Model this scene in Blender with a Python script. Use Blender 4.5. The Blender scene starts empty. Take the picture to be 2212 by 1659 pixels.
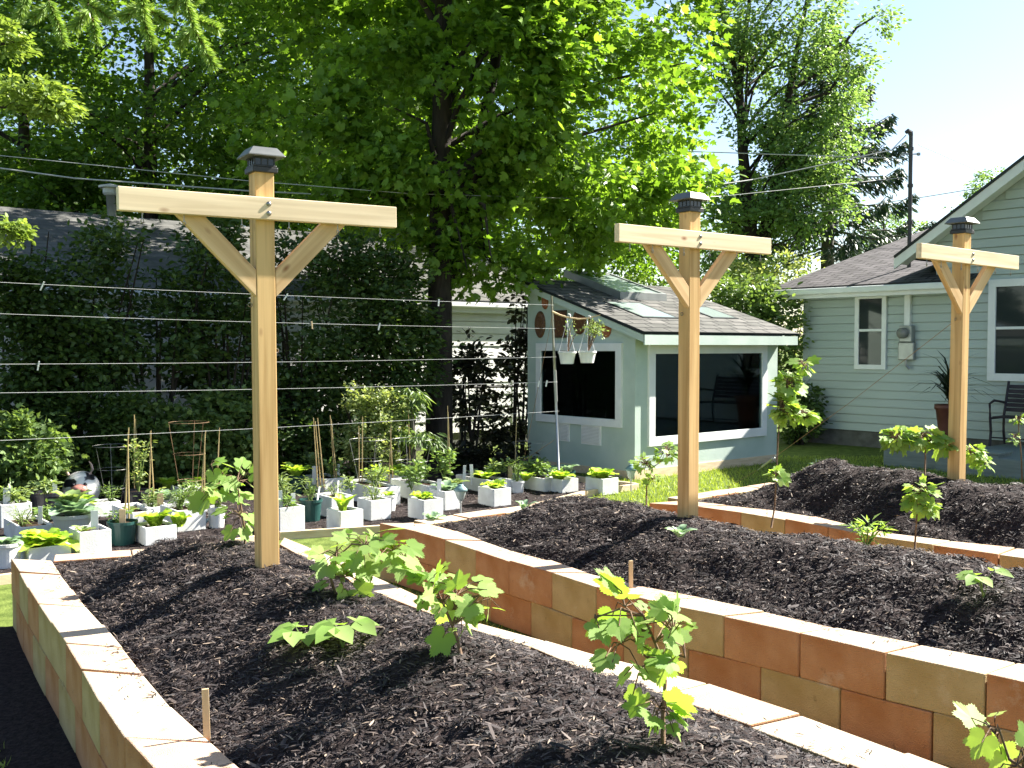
import bpy, math, random
import numpy as np
from mathutils import Vector, Matrix, noise

# ------------------------------------------------------------------ camera, sky, sun, exposure
SC = bpy.context.scene
COL = SC.collection
R = math.radians
F = 2200.0; EYE = 1.64; PITCH = math.atan((829.5 - 748.0) / F)
cd = bpy.data.cameras.new("camera"); cam = bpy.data.objects.new("camera", cd); COL.objects.link(cam)
cam.location = (0, 0, EYE); cam.rotation_euler = (math.pi / 2 - PITCH, 0, 0)
cd.sensor_width = 36; cd.lens = 36 * F / 2212; cd.clip_end = 2000; cd.clip_start = 0.05
SC.camera = cam

SUN_DIR = Vector((0.90, 0.43, 0)).normalized()
SUN_EL = R(41)
W = bpy.data.worlds.new("World"); SC.world = W; W.use_nodes = True
wn = W.node_tree.nodes; wl = W.node_tree.links
sky = wn.new("ShaderNodeTexSky"); sky.sky_type = 'NISHITA'; sky.sun_disc = False
sky.sun_elevation = SUN_EL; sky.sun_rotation = math.atan2(SUN_DIR.x, SUN_DIR.y)
sky.air_density = 1.0; sky.dust_density = .8; sky.ozone_density = 1.0
wl.new(sky.outputs[0], wn["Background"].inputs[0]); wn["Background"].inputs[1].default_value = 0.052
sd = bpy.data.lights.new("sun", 'SUN'); sd.energy = 5.0; sd.angle = R(0.53); sd.color = (1, 0.95, 0.86)
sun = bpy.data.objects.new("sun", sd); COL.objects.link(sun)
sv = Vector((SUN_DIR.x * math.cos(SUN_EL), SUN_DIR.y * math.cos(SUN_EL), math.sin(SUN_EL)))
sun.rotation_euler = sv.to_track_quat('Z', 'Y').to_euler(); sun.location = (8, 3, 12)
vs = SC.view_settings; vs.view_transform = 'Standard'; vs.look = 'None'; vs.gamma = 1; vs.exposure = 2.13
SC.cycles.max_bounces = 7; SC.cycles.transparent_max_bounces = 12

# ------------------------------------------------------------------ helpers
def ray(px, py):
    dx = (px - 1106) / F; dy = (py - 829.5) / F
    return Vector((dx, math.cos(PITCH) - dy * math.sin(PITCH), -math.sin(PITCH) - dy * math.cos(PITCH)))
O = Vector((0, 0, EYE))
def at(px, py, z=0.0):
    d = ray(px, py); return O + d * ((z - EYE) / d.z)
def atY(px, py, Y):
    d = ray(px, py); return O + d * (Y / d.y)
def hit(px, py, p, n):
    d = ray(px, py); n = Vector(n); return O + d * ((Vector(p) - O).dot(n) / d.dot(n))

def tag(o, label, cat, group=None, kind=None):
    if label: o["label"] = label
    if cat: o["category"] = cat
    if group: o["group"] = group
    if kind: o["kind"] = kind
    return o
def empty(name, loc=(0, 0, 0), rz=0.0, label=None, cat=None, group=None):
    o = bpy.data.objects.new(name, None); COL.objects.link(o)
    o.location = loc; o.rotation_euler = (0, 0, rz); o.empty_display_size = .1
    return tag(o, label, cat, group)
def kids(o): return [c for c in COL.objects if c.parent is o]
def copy_tree(o, parent=None):
    c = o.copy(); COL.objects.link(c); c.parent = parent
    for ch in kids(o): copy_tree(ch, c)
    return c

class MB:
    def __init__(s): s.v = []; s.f = []; s.m = []
    def face(s, pts, m=0):
        i = len(s.v); s.v += [tuple(p) for p in pts]; s.f.append(tuple(range(i, i + len(pts)))); s.m.append(m)
    def hexa(s, p, m=0, top=None):
        i = len(s.v); s.v += [tuple(q) for q in p]
        for k, q in enumerate(((0, 3, 2, 1), (4, 5, 6, 7), (0, 1, 5, 4), (1, 2, 6, 5), (2, 3, 7, 6), (3, 0, 4, 7))):
            s.f.append(tuple(i + a for a in q)); s.m.append(top if (k == 1 and top is not None) else m)
    def box(s, c, d, m=0, M=None, top=None):
        x, y, z = d[0] / 2, d[1] / 2, d[2] / 2
        P = [Vector(q) for q in ((-x, -y, -z), (x, -y, -z), (x, y, -z), (-x, y, -z), (-x, -y, z), (x, -y, z), (x, y, z), (-x, y, z))]
        if M is not None: P = [M @ q for q in P]
        s.hexa([q + Vector(c) for q in P], m, top)
    def bx(s, x0, x1, y0, y1, z0, z1, m=0, top=None):
        s.box(((x0 + x1) / 2, (y0 + y1) / 2, (z0 + z1) / 2), (x1 - x0, y1 - y0, z1 - z0), m, None, top)
    def tube(s, pts, r, n=6, m=0, cap=True):
        pts = [Vector(p) for p in pts]
        if not hasattr(r, '__len__'): r = [r] * len(pts)
        i0 = len(s.v); up = Vector((0, 0, 1))
        for k, p in enumerate(pts):
            t = (pts[min(k + 1, len(pts) - 1)] - pts[max(k - 1, 0)])
            t = t.normalized() if t.length > 1e-9 else up
            a = t.cross(up) if abs(t.z) < .95 else t.cross(Vector((1, 0, 0)))
            a.normalize(); b = t.cross(a)
            for j in range(n):
                th = 2 * math.pi * j / n
                s.v.append(tuple(p + (a * math.cos(th) + b * math.sin(th)) * r[k]))
        for k in range(len(pts) - 1):
            for j in range(n):
                a = i0 + k * n + j; b = i0 + k * n + (j + 1) % n
                s.f.append((a, b, b + n, a + n)); s.m.append(m)
        if cap:
            s.f.append(tuple(i0 + j for j in range(n))); s.m.append(m)
            e = i0 + (len(pts) - 1) * n
            s.f.append(tuple(e + n - 1 - j for j in range(n))); s.m.append(m)
    def lathe(s, prof, n=20, c=(0, 0, 0), m=0, sx=1, sy=1):
        i0 = len(s.v)
        for r, z in prof:
            for j in range(n):
                th = 2 * math.pi * j / n
                s.v.append((c[0] + r * math.cos(th) * sx, c[1] + r * math.sin(th) * sy, c[2] + z))
        for k in range(len(prof) - 1):
            for j in range(n):
                a = i0 + k * n + j; b = i0 + k * n + (j + 1) % n
                s.f.append((a, b, b + n, a + n)); s.m.append(m)
    def disc(s, r, z, n=20, c=(0, 0, 0), m=0):
        s.face([(c[0] + r * math.cos(2 * math.pi * j / n), c[1] + r * math.sin(2 * math.pi * j / n), c[2] + z) for j in range(n)], m)
    def grid(s, P, m=0):   # P[i][j]
        i0 = len(s.v); nj = len(P[0])
        for row in P: s.v += [tuple(q) for q in row]
        for i in range(len(P) - 1):
            for j in range(nj - 1):
                a = i0 + i * nj + j
                s.f.append((a, a + 1, a + nj + 1, a + nj)); s.m.append(m)
    def build(s, name, mats, parent=None, smooth=False, bevel=0):
        me = bpy.data.meshes.new(name); me.from_pydata(s.v, [], s.f)
        if not isinstance(mats, (list, tuple)): mats = [mats]
        for m in mats: me.materials.append(m)
        if len(mats) > 1: me.polygons.foreach_set('material_index', s.m)
        if smooth: me.polygons.foreach_set('use_smooth', [True] * len(s.f))
        me.update()
        o = bpy.data.objects.new(name, me); COL.objects.link(o)
        if parent is not None: o.parent = parent
        if bevel:
            b = o.modifiers.new('edge', 'BEVEL'); b.width = bevel; b.segments = 2; b.limit_method = 'ANGLE'
        return o

def nrm(a): return a / np.maximum(np.linalg.norm(a, axis=1, keepdims=True), 1e-9)
def leaf_obj(name, C, A, N, S, tmpl, mat, parent=None, smooth=False):
    """many small leaves as one mesh; tmpl = (verts (k,3) with x along the leaf, faces)"""
    tv = np.array(tmpl[0], float); tf = tmpl[1]
    C = np.asarray(C, float); A = nrm(np.asarray(A, float)); N = np.asarray(N, float)
    N = nrm(N - A * (N * A).sum(1, keepdims=True)); B = np.cross(N, A); S = np.asarray(S, float)
    n, k = len(C), len(tv)
    V = C[:, None, :] + S[:, None, None] * (tv[None, :, 0:1] * A[:, None] + tv[None, :, 1:2] * B[:, None] + tv[None, :, 2:3] * N[:, None])
    ln = np.array([len(f) for f in tf]); fl = np.concatenate([np.array(f) for f in tf])
    loops = (fl[None] + (np.arange(n) * k)[:, None]).ravel()
    tot = np.tile(ln, n); start = np.concatenate([[0], np.cumsum(tot)[:-1]])
    me = bpy.data.meshes.new(name)
    me.vertices.add(n * k); me.vertices.foreach_set('co', V.astype(np.float32).ravel())
    me.loops.add(len(loops)); me.loops.foreach_set('vertex_index', loops.astype(np.int32))
    me.polygons.add(len(tot)); me.polygons.foreach_set('loop_start', start.astype(np.int32)); me.polygons.foreach_set('loop_total', tot.astype(np.int32))
    if smooth: me.polygons.foreach_set('use_smooth', np.ones(len(tot), bool))
    me.materials.append(mat); me.update(calc_edges=True); me.validate()
    o = bpy.data.objects.new(name, me); COL.objects.link(o)
    if parent is not None: o.parent = parent
    return o

OVATE = ([(0, 0, 0), (.35, .27, .06), (.75, .2, .03), (1, 0, -.05), (.75, -.2, .03), (.35, -.27, .06)], [(0, 3, 2, 1), (0, 5, 4, 3)])
LANCE = ([(0, 0, 0), (.4, .11, .03), (1, 0, -.12), (.4, -.11, .03)], [(0, 2, 1), (0, 3, 2)])
NEEDLE = ([(0, .035, 0), (0, -.035, 0), (1, 0, 0)], [(0, 1, 2)])
def radial(out, fold=.12, curl=.25, jag=0, rows=((.5, .3), )):
    """outline [(angle_deg, r)] one side (0..180) mirrored -> two halves folded at the midrib"""
    half = []
    for k in range(len(out) - 1):
        (a0, r0), (a1, r1) = out[k], out[k + 1]
        half.append((a0, r0))
        if jag: half.append(((a0 + a1) / 2, (r0 + r1) / 2 * (1 - jag)))
    half.append(out[-1])
    def pt(a, r, sgn):
        x = r * math.cos(R(a)); y = r * math.sin(R(a)) * sgn
        return (x + .25, y, fold * abs(y) - curl * (x * x * .6 + y * y * .5))
    v = [(.25, 0, 0)]; f = []
    for sgn in (1, -1):
        b = len(v); v += [pt(a, r, sgn) for a, r in half]
        for k in range(len(half) - 1):
            f.append((0, b + k, b + k + 1) if sgn > 0 else (0, b + k + 1, b + k))
    return v, f
GRAPE = radial([(0, .78), (7, .72), (14, .64), (21, .53), (28, .52), (38, .60), (47, .66), (55, .65), (62, .57), (72, .46), (82, .45), (93, .50), (104, .52), (115, .49), (128, .45), (142, .40), (155, .33), (174, .12)], .1, .3, .11)
MAPLE = ([(0, 0, 0), (.1, .3, .02), (.35, .42, 0), (.38, .2, .03), (.62, .38, -.05), (.68, .13, .02), (1, 0, -.1), (.68, -.13, .02), (.62, -.38, -.05), (.38, -.2, .03), (.35, -.42, 0), (.1, -.3, .02)],
         [(0, 1, 2, 3), (0, 3, 4, 5, 6), (0, 6, 7, 8, 9), (0, 9, 10, 11)])

# ------------------------------------------------------------------ materials
def nt(name):
    m = bpy.data.materials.new(name); m.use_nodes = True
    n = m.node_tree.nodes; l = m.node_tree.links
    return m, n, l, n["Principled BSDF"]
def c4(c): return (c[0], c[1], c[2], 1)
def ramp(n, stops):
    r = n.new("ShaderNodeValToRGB"); e = r.color_ramp.elements
    while len(e) < len(stops): e.new(.5)
    for k, (p, c) in enumerate(stops): e[k].position = p; e[k].color = c4(c)
    return r
def pmat(name, c1, c2=None, scale=6, rough=.6, bump=0., bscale=60, stretch=(1, 1, 1), spec=.35, metal=0., isl=0., det=6, lo=.35, hi=.65):
    m, n, l, b = nt(name)
    b.inputs["Roughness"].default_value = rough; b.inputs["Metallic"].default_value = metal
    b.inputs["Specular IOR Level"].default_value = spec
    tc = n.new("ShaderNodeTexCoord"); mp = n.new("ShaderNodeMapping"); mp.inputs["Scale"].default_value = stretch
    l.new(tc.outputs["Object"], mp.inputs[0])
    t = n.new("ShaderNodeTexNoise"); t.inputs["Scale"].default_value = scale; t.inputs["Detail"].default_value = det
    l.new(mp.outputs[0], t.inputs["Vector"])
    r = ramp(n, [(lo, c1), (hi, c2 or c1)]); l.new(t.outputs[0], r.inputs[0]); out = r.outputs[0]
    if isl:
        g = n.new("ShaderNodeNewGeometry"); h = n.new("ShaderNodeHueSaturation")
        mr = n.new("ShaderNodeMapRange"); mr.inputs["To Min"].default_value = 1 - isl; mr.inputs["To Max"].default_value = 1 + isl
        l.new(g.outputs["Random Per Island"], mr.inputs["Value"]); l.new(mr.outputs[0], h.inputs["Value"]); l.new(out, h.inputs["Color"]); out = h.outputs[0]
    l.new(out, b.inputs["Base Color"])
    if bump:
        t2 = n.new("ShaderNodeTexNoise"); t2.inputs["Scale"].default_value = bscale; t2.inputs["Detail"].default_value = 5
        l.new(mp.outputs[0], t2.inputs["Vector"])
        bp = n.new("ShaderNodeBump"); bp.inputs["Strength"].default_value = bump; bp.inputs["Distance"].default_value = .01
        l.new(t2.outputs[0], bp.inputs["Height"]); l.new(bp.outputs[0], b.inputs["Normal"])
    return m
def leafmat(name, c1, c2, trans=.42, tint=(1.15, 1.1, .55), rough=.45, spec=.4):
    m, n, l, b = nt(name)
    g = n.new("ShaderNodeNewGeometry"); r = ramp(n, [(0, c1), (1, c2)])
    l.new(g.outputs["Random Per Island"], r.inputs[0]); l.new(r.outputs[0], b.inputs["Base Color"])
    b.inputs["Roughness"].default_value = rough; b.inputs["Specular IOR Level"].default_value = spec
    tr = n.new("ShaderNodeBsdfTranslucent"); mx = n.new("ShaderNodeMixRGB"); mx.blend_type = 'MULTIPLY'; mx.inputs[0].default_value = 1
    mx.inputs[2].default_value = (tint[0] * 1.3, tint[1] * 1.3, tint[2] * 1.3, 1); l.new(r.outputs[0], mx.inputs[1]); l.new(mx.outputs[0], tr.inputs[0])
    ms = n.new("ShaderNodeMixShader"); ms.inputs[0].default_value = trans
    l.new(b.outputs[0], ms.inputs[1]); l.new(tr.outputs[0], ms.inputs[2]); l.new(ms.outputs[0], n["Material Output"].inputs[0])
    return m
def woodmat(name, axis, c1=(.48, .285, .105), c2=(.63, .42, .185), knot=(.25, .11, .045)):
    m, n, l, b = nt(name); b.inputs["Roughness"].default_value = .6; b.inputs["Specular IOR Level"].default_value = .25
    tc = n.new("ShaderNodeTexCoord"); mp = n.new("ShaderNodeMapping")
    s = [26, 26, 26]; s[axis] = 1.1; mp.inputs["Scale"].default_value = s
    oi = n.new("ShaderNodeObjectInfo"); va = n.new("ShaderNodeVectorMath"); va.operation = 'SCALE'; va.inputs[3].default_value = 7
    cmb = n.new("ShaderNodeCombineXYZ")
    for k in range(3): l.new(oi.outputs["Random"], cmb.inputs[k])
    l.new(cmb.outputs[0], va.inputs[0]); ad = n.new("ShaderNodeVectorMath"); l.new(tc.outputs["Object"], ad.inputs[0]); l.new(va.outputs[0], ad.inputs[1])
    l.new(ad.outputs[0], mp.inputs[0])
    t = n.new("ShaderNodeTexNoise"); t.inputs["Scale"].default_value = 1.0; t.inputs["Detail"].default_value = 7; t.inputs["Distortion"].default_value = .4
    l.new(mp.outputs[0], t.inputs[0])
    r = ramp(n, [(.34, tuple(q * .86 for q in c1)), (.64, c2)]); l.new(t.outputs[0], r.inputs[0])
    mp2 = n.new("ShaderNodeMapping"); s2 = [9, 9, 9]; s2[axis] = 4.3; mp2.inputs["Scale"].default_value = s2; l.new(ad.outputs[0], mp2.inputs[0])
    vo = n.new("ShaderNodeTexVoronoi"); vo.inputs["Scale"].default_value = 1.0; l.new(mp2.outputs[0], vo.inputs[0])
    kr = ramp(n, [(.03, (1, 1, 1)), (.14, (0, 0, 0))]); l.new(vo.outputs["Distance"], kr.inputs[0])
    mx = n.new("ShaderNodeMixRGB"); l.new(kr.outputs[0], mx.inputs[0]); l.new(r.outputs[0], mx.inputs[1]); mx.inputs[2].default_value = c4(knot)
    l.new(mx.outputs[0], b.inputs["Base Color"])
    bp = n.new("ShaderNodeBump"); bp.inputs["Strength"].default_value = .15; bp.inputs["Distance"].default_value = .004
    l.new(t.outputs[0], bp.inputs["Height"]); l.new(bp.outputs[0], b.inputs["Normal"])
    return m
def shinglemat(name, c1, c2, mortar, bw=.34, rh=.17):
    m, n, l, b = nt(name); b.inputs["Roughness"].default_value = .85; b.inputs["Specular IOR Level"].default_value = .25
    tc = n.new("ShaderNodeTexCoord")
    br = n.new("ShaderNodeTexBrick"); br.inputs["Color1"].default_value = c4(c1); br.inputs["Color2"].default_value = c4(c2); br.inputs["Mortar"].default_value = c4(mortar)
    br.inputs["Scale"].default_value = 1; br.inputs["Mortar Size"].default_value = .016; br.inputs["Brick Width"].default_value = bw; br.inputs["Row Height"].default_value = rh
    br.inputs["Bias"].default_value = 0; br.inputs["Mortar Smooth"].default_value = .1
    l.new(tc.outputs["Object"], br.inputs[0])
    t = n.new("ShaderNodeTexNoise"); t.inputs["Scale"].default_value = 3; t.inputs["Detail"].default_value = 9; l.new(tc.outputs["Object"], t.inputs[0])
    mr = n.new("ShaderNodeMapRange"); mr.inputs[1].default_value = .3; mr.inputs[2].default_value = .7; mr.inputs[3].default_value = .65; mr.inputs[4].default_value = 1.3; l.new(t.outputs[0], mr.inputs[0])
    h = n.new("ShaderNodeHueSaturation"); l.new(br.outputs[0], h.inputs["Color"]); l.new(mr.outputs[0], h.inputs["Value"]); l.new(h.outputs[0], b.inputs["Base Color"])
    bp = n.new("ShaderNodeBump"); bp.inputs["Strength"].default_value = .6; bp.inputs["Distance"].default_value = .01; bp.invert = True
    l.new(br.outputs["Fac"], bp.inputs["Height"]); l.new(bp.outputs[0], b.inputs["Normal"])
    return m
def glassmat(name, tintc=(.028, .036, .036), rough=.04):
    m, n, l, b = nt(name); b.inputs["Base Color"].default_value = c4(tintc); b.inputs["Roughness"].default_value = rough
    b.inputs["Specular IOR Level"].default_value = .5; b.inputs["IOR"].default_value = 1.5
    tc = n.new("ShaderNodeTexCoord"); t = n.new("ShaderNodeTexNoise"); t.inputs["Scale"].default_value = 1.5; l.new(tc.outputs["Object"], t.inputs[0])
    bp = n.new("ShaderNodeBump"); bp.inputs["Strength"].default_value = .02; l.new(t.outputs[0], bp.inputs["Height"]); l.new(bp.outputs[0], b.inputs["Normal"])
    return m

def blockmat(*a, am=1.0, **k):
    """cast block: base tone, pale lime bloom in patches, soil splashes and pores"""
    m = pmat(*a, **k); n = m.node_tree.nodes; l = m.node_tree.links; b = n["Principled BSDF"]
    src = b.inputs["Base Color"].links[0].from_socket
    g = n.new("ShaderNodeNewGeometry")
    def patch(scale, lo, hi, col, src, amt, det=6):
        t = n.new("ShaderNodeTexNoise"); t.inputs["Scale"].default_value = scale; t.inputs["Detail"].default_value = det; t.inputs["Roughness"].default_value = .7
        l.new(g.outputs["Position"], t.inputs["Vector"]); r = ramp(n, [(lo, (0, 0, 0)), (hi, (amt, amt, amt))]); l.new(t.outputs[0], r.inputs[0])
        x = n.new("ShaderNodeMixRGB"); l.new(r.outputs[0], x.inputs[0]); l.new(src, x.inputs[1]); x.inputs[2].default_value = c4(col); l.new(x.outputs[0], b.inputs["Base Color"]); return x.outputs[0]
    src = patch(5.5, .60, .74, (.56, .47, .36), src, .55 * am)
    src = patch(9, .62, .70, (.07, .05, .035), src, .5 * am, 9)
    src = patch(150, .64, .70, (.10, .07, .05), src, .5 * am, 3)
    return m
M = {}
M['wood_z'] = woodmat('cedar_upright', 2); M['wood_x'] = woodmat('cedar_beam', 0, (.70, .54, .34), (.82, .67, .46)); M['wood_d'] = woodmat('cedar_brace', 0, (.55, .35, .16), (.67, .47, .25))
M['board'] = pmat('pine_board', (.55, .42, .27), (.68, .55, .38), 5, .7, .2, 60, (1, 6, 6))
M['stake'] = pmat('raw_stake', (.5, .36, .2), (.62, .47, .28), 12, .7, 0, 40, (3, 3, .4))
M['terra'] = blockmat('terracotta_block', (.38, .17, .072), (.49, .265, .14), 5, .9, .5, 160, isl=.12, spec=.15)
M['tan'] = blockmat('tan_block', (.37, .265, .115), (.48, .365, .195), 5, .9, .5, 160, isl=.1, spec=.15)
M['blocktop'] = blockmat('block_top', (.46, .36, .26), (.55, .45, .34), 9, .95, .5, 190, isl=.06, spec=.1)  # top faces paler than the sides: sun glare put into their colour
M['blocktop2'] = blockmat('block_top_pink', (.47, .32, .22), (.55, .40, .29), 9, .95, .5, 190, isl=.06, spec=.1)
M['mulch'] = pmat('bark_mulch', (.012, .009, .009), (.04, .029, .027), 38, .95, 1.0, 70, det=10, spec=.15)
M['soil'] = pmat('potting_soil', (.02, .013, .009), (.07, .045, .03), 40, .95, .8, 90, spec=.1)
M['lawn'] = pmat('lawn_ground', (.06, .09, .018), (.13, .17, .04), 9, .95, .8, 60, det=10, spec=.1)
M['white_pl'] = blockmat('white_planter', (.62, .62, .59), (.78, .79, .77), 5, .75, .15, 90, isl=.04, spec=.25, am=.42)
M['grey_tub'] = pmat('grey_tub', (.42, .42, .38), (.5, .5, .46), 5, .7, .1, 90)
M['green_pot'] = pmat('green_pot', (.012, .05, .045), (.018, .065, .058), 6, .4, .05, 60)
M['black_pl'] = pmat('black_plastic', (.014, .014, .022), (.022, .022, .032), 6, .4)
M['label'] = pmat('white_tag', (.74, .74, .72), (.8, .8, .78), 8, .5)
M['bamboo'] = pmat('bamboo', (.36, .26, .11), (.52, .40, .2), 20, .5, stretch=(1, 1, .3))
M['wire'] = pmat('galvanised_wire', (.26, .26, .25), (.34, .34, .33), 20, .35, metal=.6)
M['line'] = pmat('clothesline_cord', (.5, .52, .52), (.6, .6, .6), 20, .4, spec=.6)
M['rust'] = pmat('rusty_wire', (.22, .13, .07), (.32, .2, .1), 20, .7)
M['cable'] = pmat('cable_sheath', (.35, .36, .34), (.45, .46, .44), 4, .35, spec=.6)
M['bolt'] = pmat('zinc_bolt', (.25, .24, .23), (.34, .33, .31), 30, .3, metal=.9)
M['cap'] = pmat('bronze_cap', (.012, .011, .011), (.018, .017, .016), 20, .45, spec=.5)
M['caproof'] = pmat('cap_roof_metal', (.13, .135, .13), (.17, .175, .17), 12, .35, metal=.3, spec=.8)
M['capglass'] = glassmat('lantern_glass', (.02, .02, .02), .15)
M['dialglass'] = glassmat('meter_glass', (.2, .2, .19), .2)
M['mint'] = blockmat('mint_paint', (.42, .51, .45), (.49, .575, .51), 3, .7, .15, 40, spec=.25, am=.16)
M['mint2'] = pmat('mint_siding', (.39, .455, .43), (.425, .49, .465), 4, .55, .1, 30, (.2, 1, 1), spec=.3)
M['trim'] = pmat('white_trim', (.71, .725, .715), (.78, .79, .78), 5, .5, .05, 40)
M['white_wall'] = pmat('white_siding', (.70, .70, .68), (.78, .78, .76), 3, .6)
M['glass'] = glassmat('window_glass')
M['shingle'] = shinglemat('grey_shingles', (.075, .075, .068), (.125, .12, .112), (.018, .018, .018))
M['shingle2'] = shinglemat('brown_shingles', (.066, .06, .064), (.098, .09, .094), (.008, .007, .008))
M['shingle3'] = shinglemat('pale_shingles', (.085, .085, .08), (.12, .118, .11), (.08, .08, .075))
M['dark_edge'] = pmat('dark_drip_edge', (.012, .016, .018), (.02, .024, .026), 5, .5)
M['grey_metal'] = pmat('grey_metal', (.28, .29, .28), (.36, .37, .36), 6, .4, metal=.5)
M['pole'] = pmat('steel_pole', (.30, .31, .31), (.40, .41, .40), 8, .3, metal=.8, stretch=(1, 1, .2))
M['mast'] = pmat('dark_mast', (.05, .05, .052), (.08, .08, .08), 6, .5)
M['bark'] = pmat('tree_bark', (.016, .013, .010), (.045, .036, .028), 14, .95, 1, 30, (1, 1, .25))
M['greybark'] = pmat('grey_bark', (.07, .065, .055), (.15, .14, .12), 14, .95, .8, 30, (1, 1, .3))
M['vinewood'] = pmat('vine_wood', (.09, .05, .03), (.2, .13, .08), 30, .85, .5, 80)
M['stemgreen'] = pmat('green_stem', (.09, .14, .03), (.14, .2, .05), 20, .6)
M['concrete'] = pmat('concrete_base', (.09, .09, .08), (.15, .15, .14), 6, .9, .4, 50)
M['deckwood'] = pmat('grey_deck_wood', (.17, .2, .18), (.23, .27, .24), 6, .8, .3, 60, (.3, 5, 5))
M['benchwood'] = pmat('dark_bench', (.018, .013, .02), (.035, .026, .035), 8, .5)
M['redpot'] = pmat('red_brown_pot', (.09, .03, .02), (.13, .045, .03), 6, .45)
M['chainlink'] = pmat('fence_wire', (.17, .17, .17), (.24, .24, .24), 10, .45, metal=.6)
# foliage
M['lf_maple'] = leafmat('maple_leaf', (.085, .175, .016), (.20, .34, .045), .52)
M['lf_dark'] = leafmat('dark_tree_leaf', (.052, .115, .015), (.14, .25, .036), .48)
M['lf_mid'] = leafmat('mid_tree_leaf', (.06, .12, .02), (.15, .23, .05), .45)
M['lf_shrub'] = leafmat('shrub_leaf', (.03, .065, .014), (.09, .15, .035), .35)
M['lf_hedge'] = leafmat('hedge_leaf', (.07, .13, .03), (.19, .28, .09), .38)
M['lf_var'] = leafmat('variegated_leaf', (.13, .20, .05), (.44, .50, .22), .42)
M['lf_ash'] = leafmat('ash_leaf', (.12, .19, .035), (.24, .33, .08), .45)
M['lf_willow'] = leafmat('willow_leaf', (.10, .19, .06), (.22, .34, .12), .48)
M['lf_spruce'] = leafmat('spruce_needle', (.015, .04, .022), (.045, .08, .045), .15)
M['lf_bough'] = leafmat('young_spruce_needle', (.16, .28, .05), (.32, .44, .12), .3)
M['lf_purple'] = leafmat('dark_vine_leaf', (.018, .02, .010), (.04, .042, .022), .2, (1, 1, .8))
M['lf_grape'] = leafmat('grape_leaf', (.17, .30, .055), (.33, .46, .15), .46, (1.15, 1.15, .4), .55, .3)
M['lf_young'] = leafmat('young_grape_leaf', (.24, .36, .075), (.36, .46, .14), .40, (1.1, 1.1, .4), .55, .25)
M['lf_lettuce'] = leafmat('lettuce_leaf', (.30, .48, .05), (.46, .60, .11), .4, (1.15, 1.1, .4))
M['lf_cabbage'] = leafmat('cabbage_leaf', (.20, .31, .18), (.34, .45, .31), .28, (1, 1.1, .7))
M['lf_tomato'] = leafmat('tomato_leaf', (.10, .18, .045), (.20, .30, .09), .38)
M['lf_herb'] = leafmat('herb_leaf', (.16, .24, .08), (.30, .38, .17), .38)
M['lf_draca'] = leafmat('dracaena_leaf', (.012, .022, .012), (.03, .045, .022), .2)
M['grass'] = leafmat('grass_blade', (.17, .24, .035), (.34, .41, .10), .42, (1.1, 1.1, .4))

def clearglass():
    m, n, l, b = nt('clear_pane'); g = n.new("ShaderNodeBsdfGlossy"); g.inputs["Roughness"].default_value = .03; g.inputs["Color"].default_value = (.9, 1, .98, 1)
    t = n.new("ShaderNodeBsdfTransparent"); t.inputs["Color"].default_value = (.82, .90, .88, 1); f = n.new("ShaderNodeFresnel"); f.inputs["IOR"].default_value = 1.7
    x = n.new("ShaderNodeMixShader"); l.new(f.outputs[0], x.inputs[0]); l.new(t.outputs[0], x.inputs[1]); l.new(g.outputs[0], x.inputs[2]); l.new(x.outputs[0], n["Material Output"].inputs[0]); return m
M['clear'] = clearglass()
M['inside'] = pmat('dark_interior', (.30, .37, .35), (.38, .45, .42), 4, .8)
def chipmat():
    m, n, l, b = nt('shredded_bark'); b.inputs["Roughness"].default_value = .7; b.inputs["Specular IOR Level"].default_value = .35
    g = n.new("ShaderNodeNewGeometry")
    r = ramp(n, [(0, (.009, .0072, .0078)), (.35, (.021, .0162, .017)), (.7, (.045, .035, .035)), (.92, (.092, .071, .063)), (1, (.28, .215, .16))])
    l.new(g.outputs["Random Per Island"], r.inputs[0]); l.new(r.outputs[0], b.inputs["Base Color"]); return m
M['chip'] = chipmat()
# ------------------------------------------------------------------ ground
U = Vector((.65, -.757, 0)); V = Vector((.757, .65, 0))
rs = random.Random(5); rg = np.random.default_rng(7)
mb = MB(); mb.grid([[(x, y, 0) for x in (-300, -40, -12, -6, 0, 6, 12, 40, 300)] for y in (-60, -5, 2, 6, 10, 16, 30, 80, 400)])
tag(mb.build('lawn_ground', M['lawn']), None, None, kind='structure')
mb = MB()
MG = [(-6.6, 4.3), (-3.25, 7.19), (-1.97, 8.58), (-.35, 9.2), (.80, 11.05), (1.44, 11.62), (.72, 12.3), (-.3, 13.9), (-2.5, 14.6), (-7.2, 11.2), (-9.5, 8)]
mb.face([(x, y, .004) for x, y in MG]); tag(mb.build('mulch_path', M['mulch']), None, None, kind='structure')

def resamp(P, n):
    P = [Vector(p) for p in P]; d = [0]
    for a, b in zip(P, P[1:]): d.append(d[-1] + (b - a).length)
    out = []
    for k in range(n):
        s = d[-1] * k / (n - 1); i = 0
        while i < len(P) - 2 and d[i + 1] < s: i += 1
        f = (s - d[i]) / max(d[i + 1] - d[i], 1e-6); out.append(P[i].lerp(P[i + 1], f))
    return out
def plen(P): return sum((b - a).length for a, b in zip(P, P[1:]))
def gp(L, z=.40): return [Vector((p.x, p.y, 0)) for p in (at(x, y, z) for x, y in L)]
def extend(P, d): return P + [P[-1] + (P[-1] - P[-3]).normalized() * d]

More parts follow.
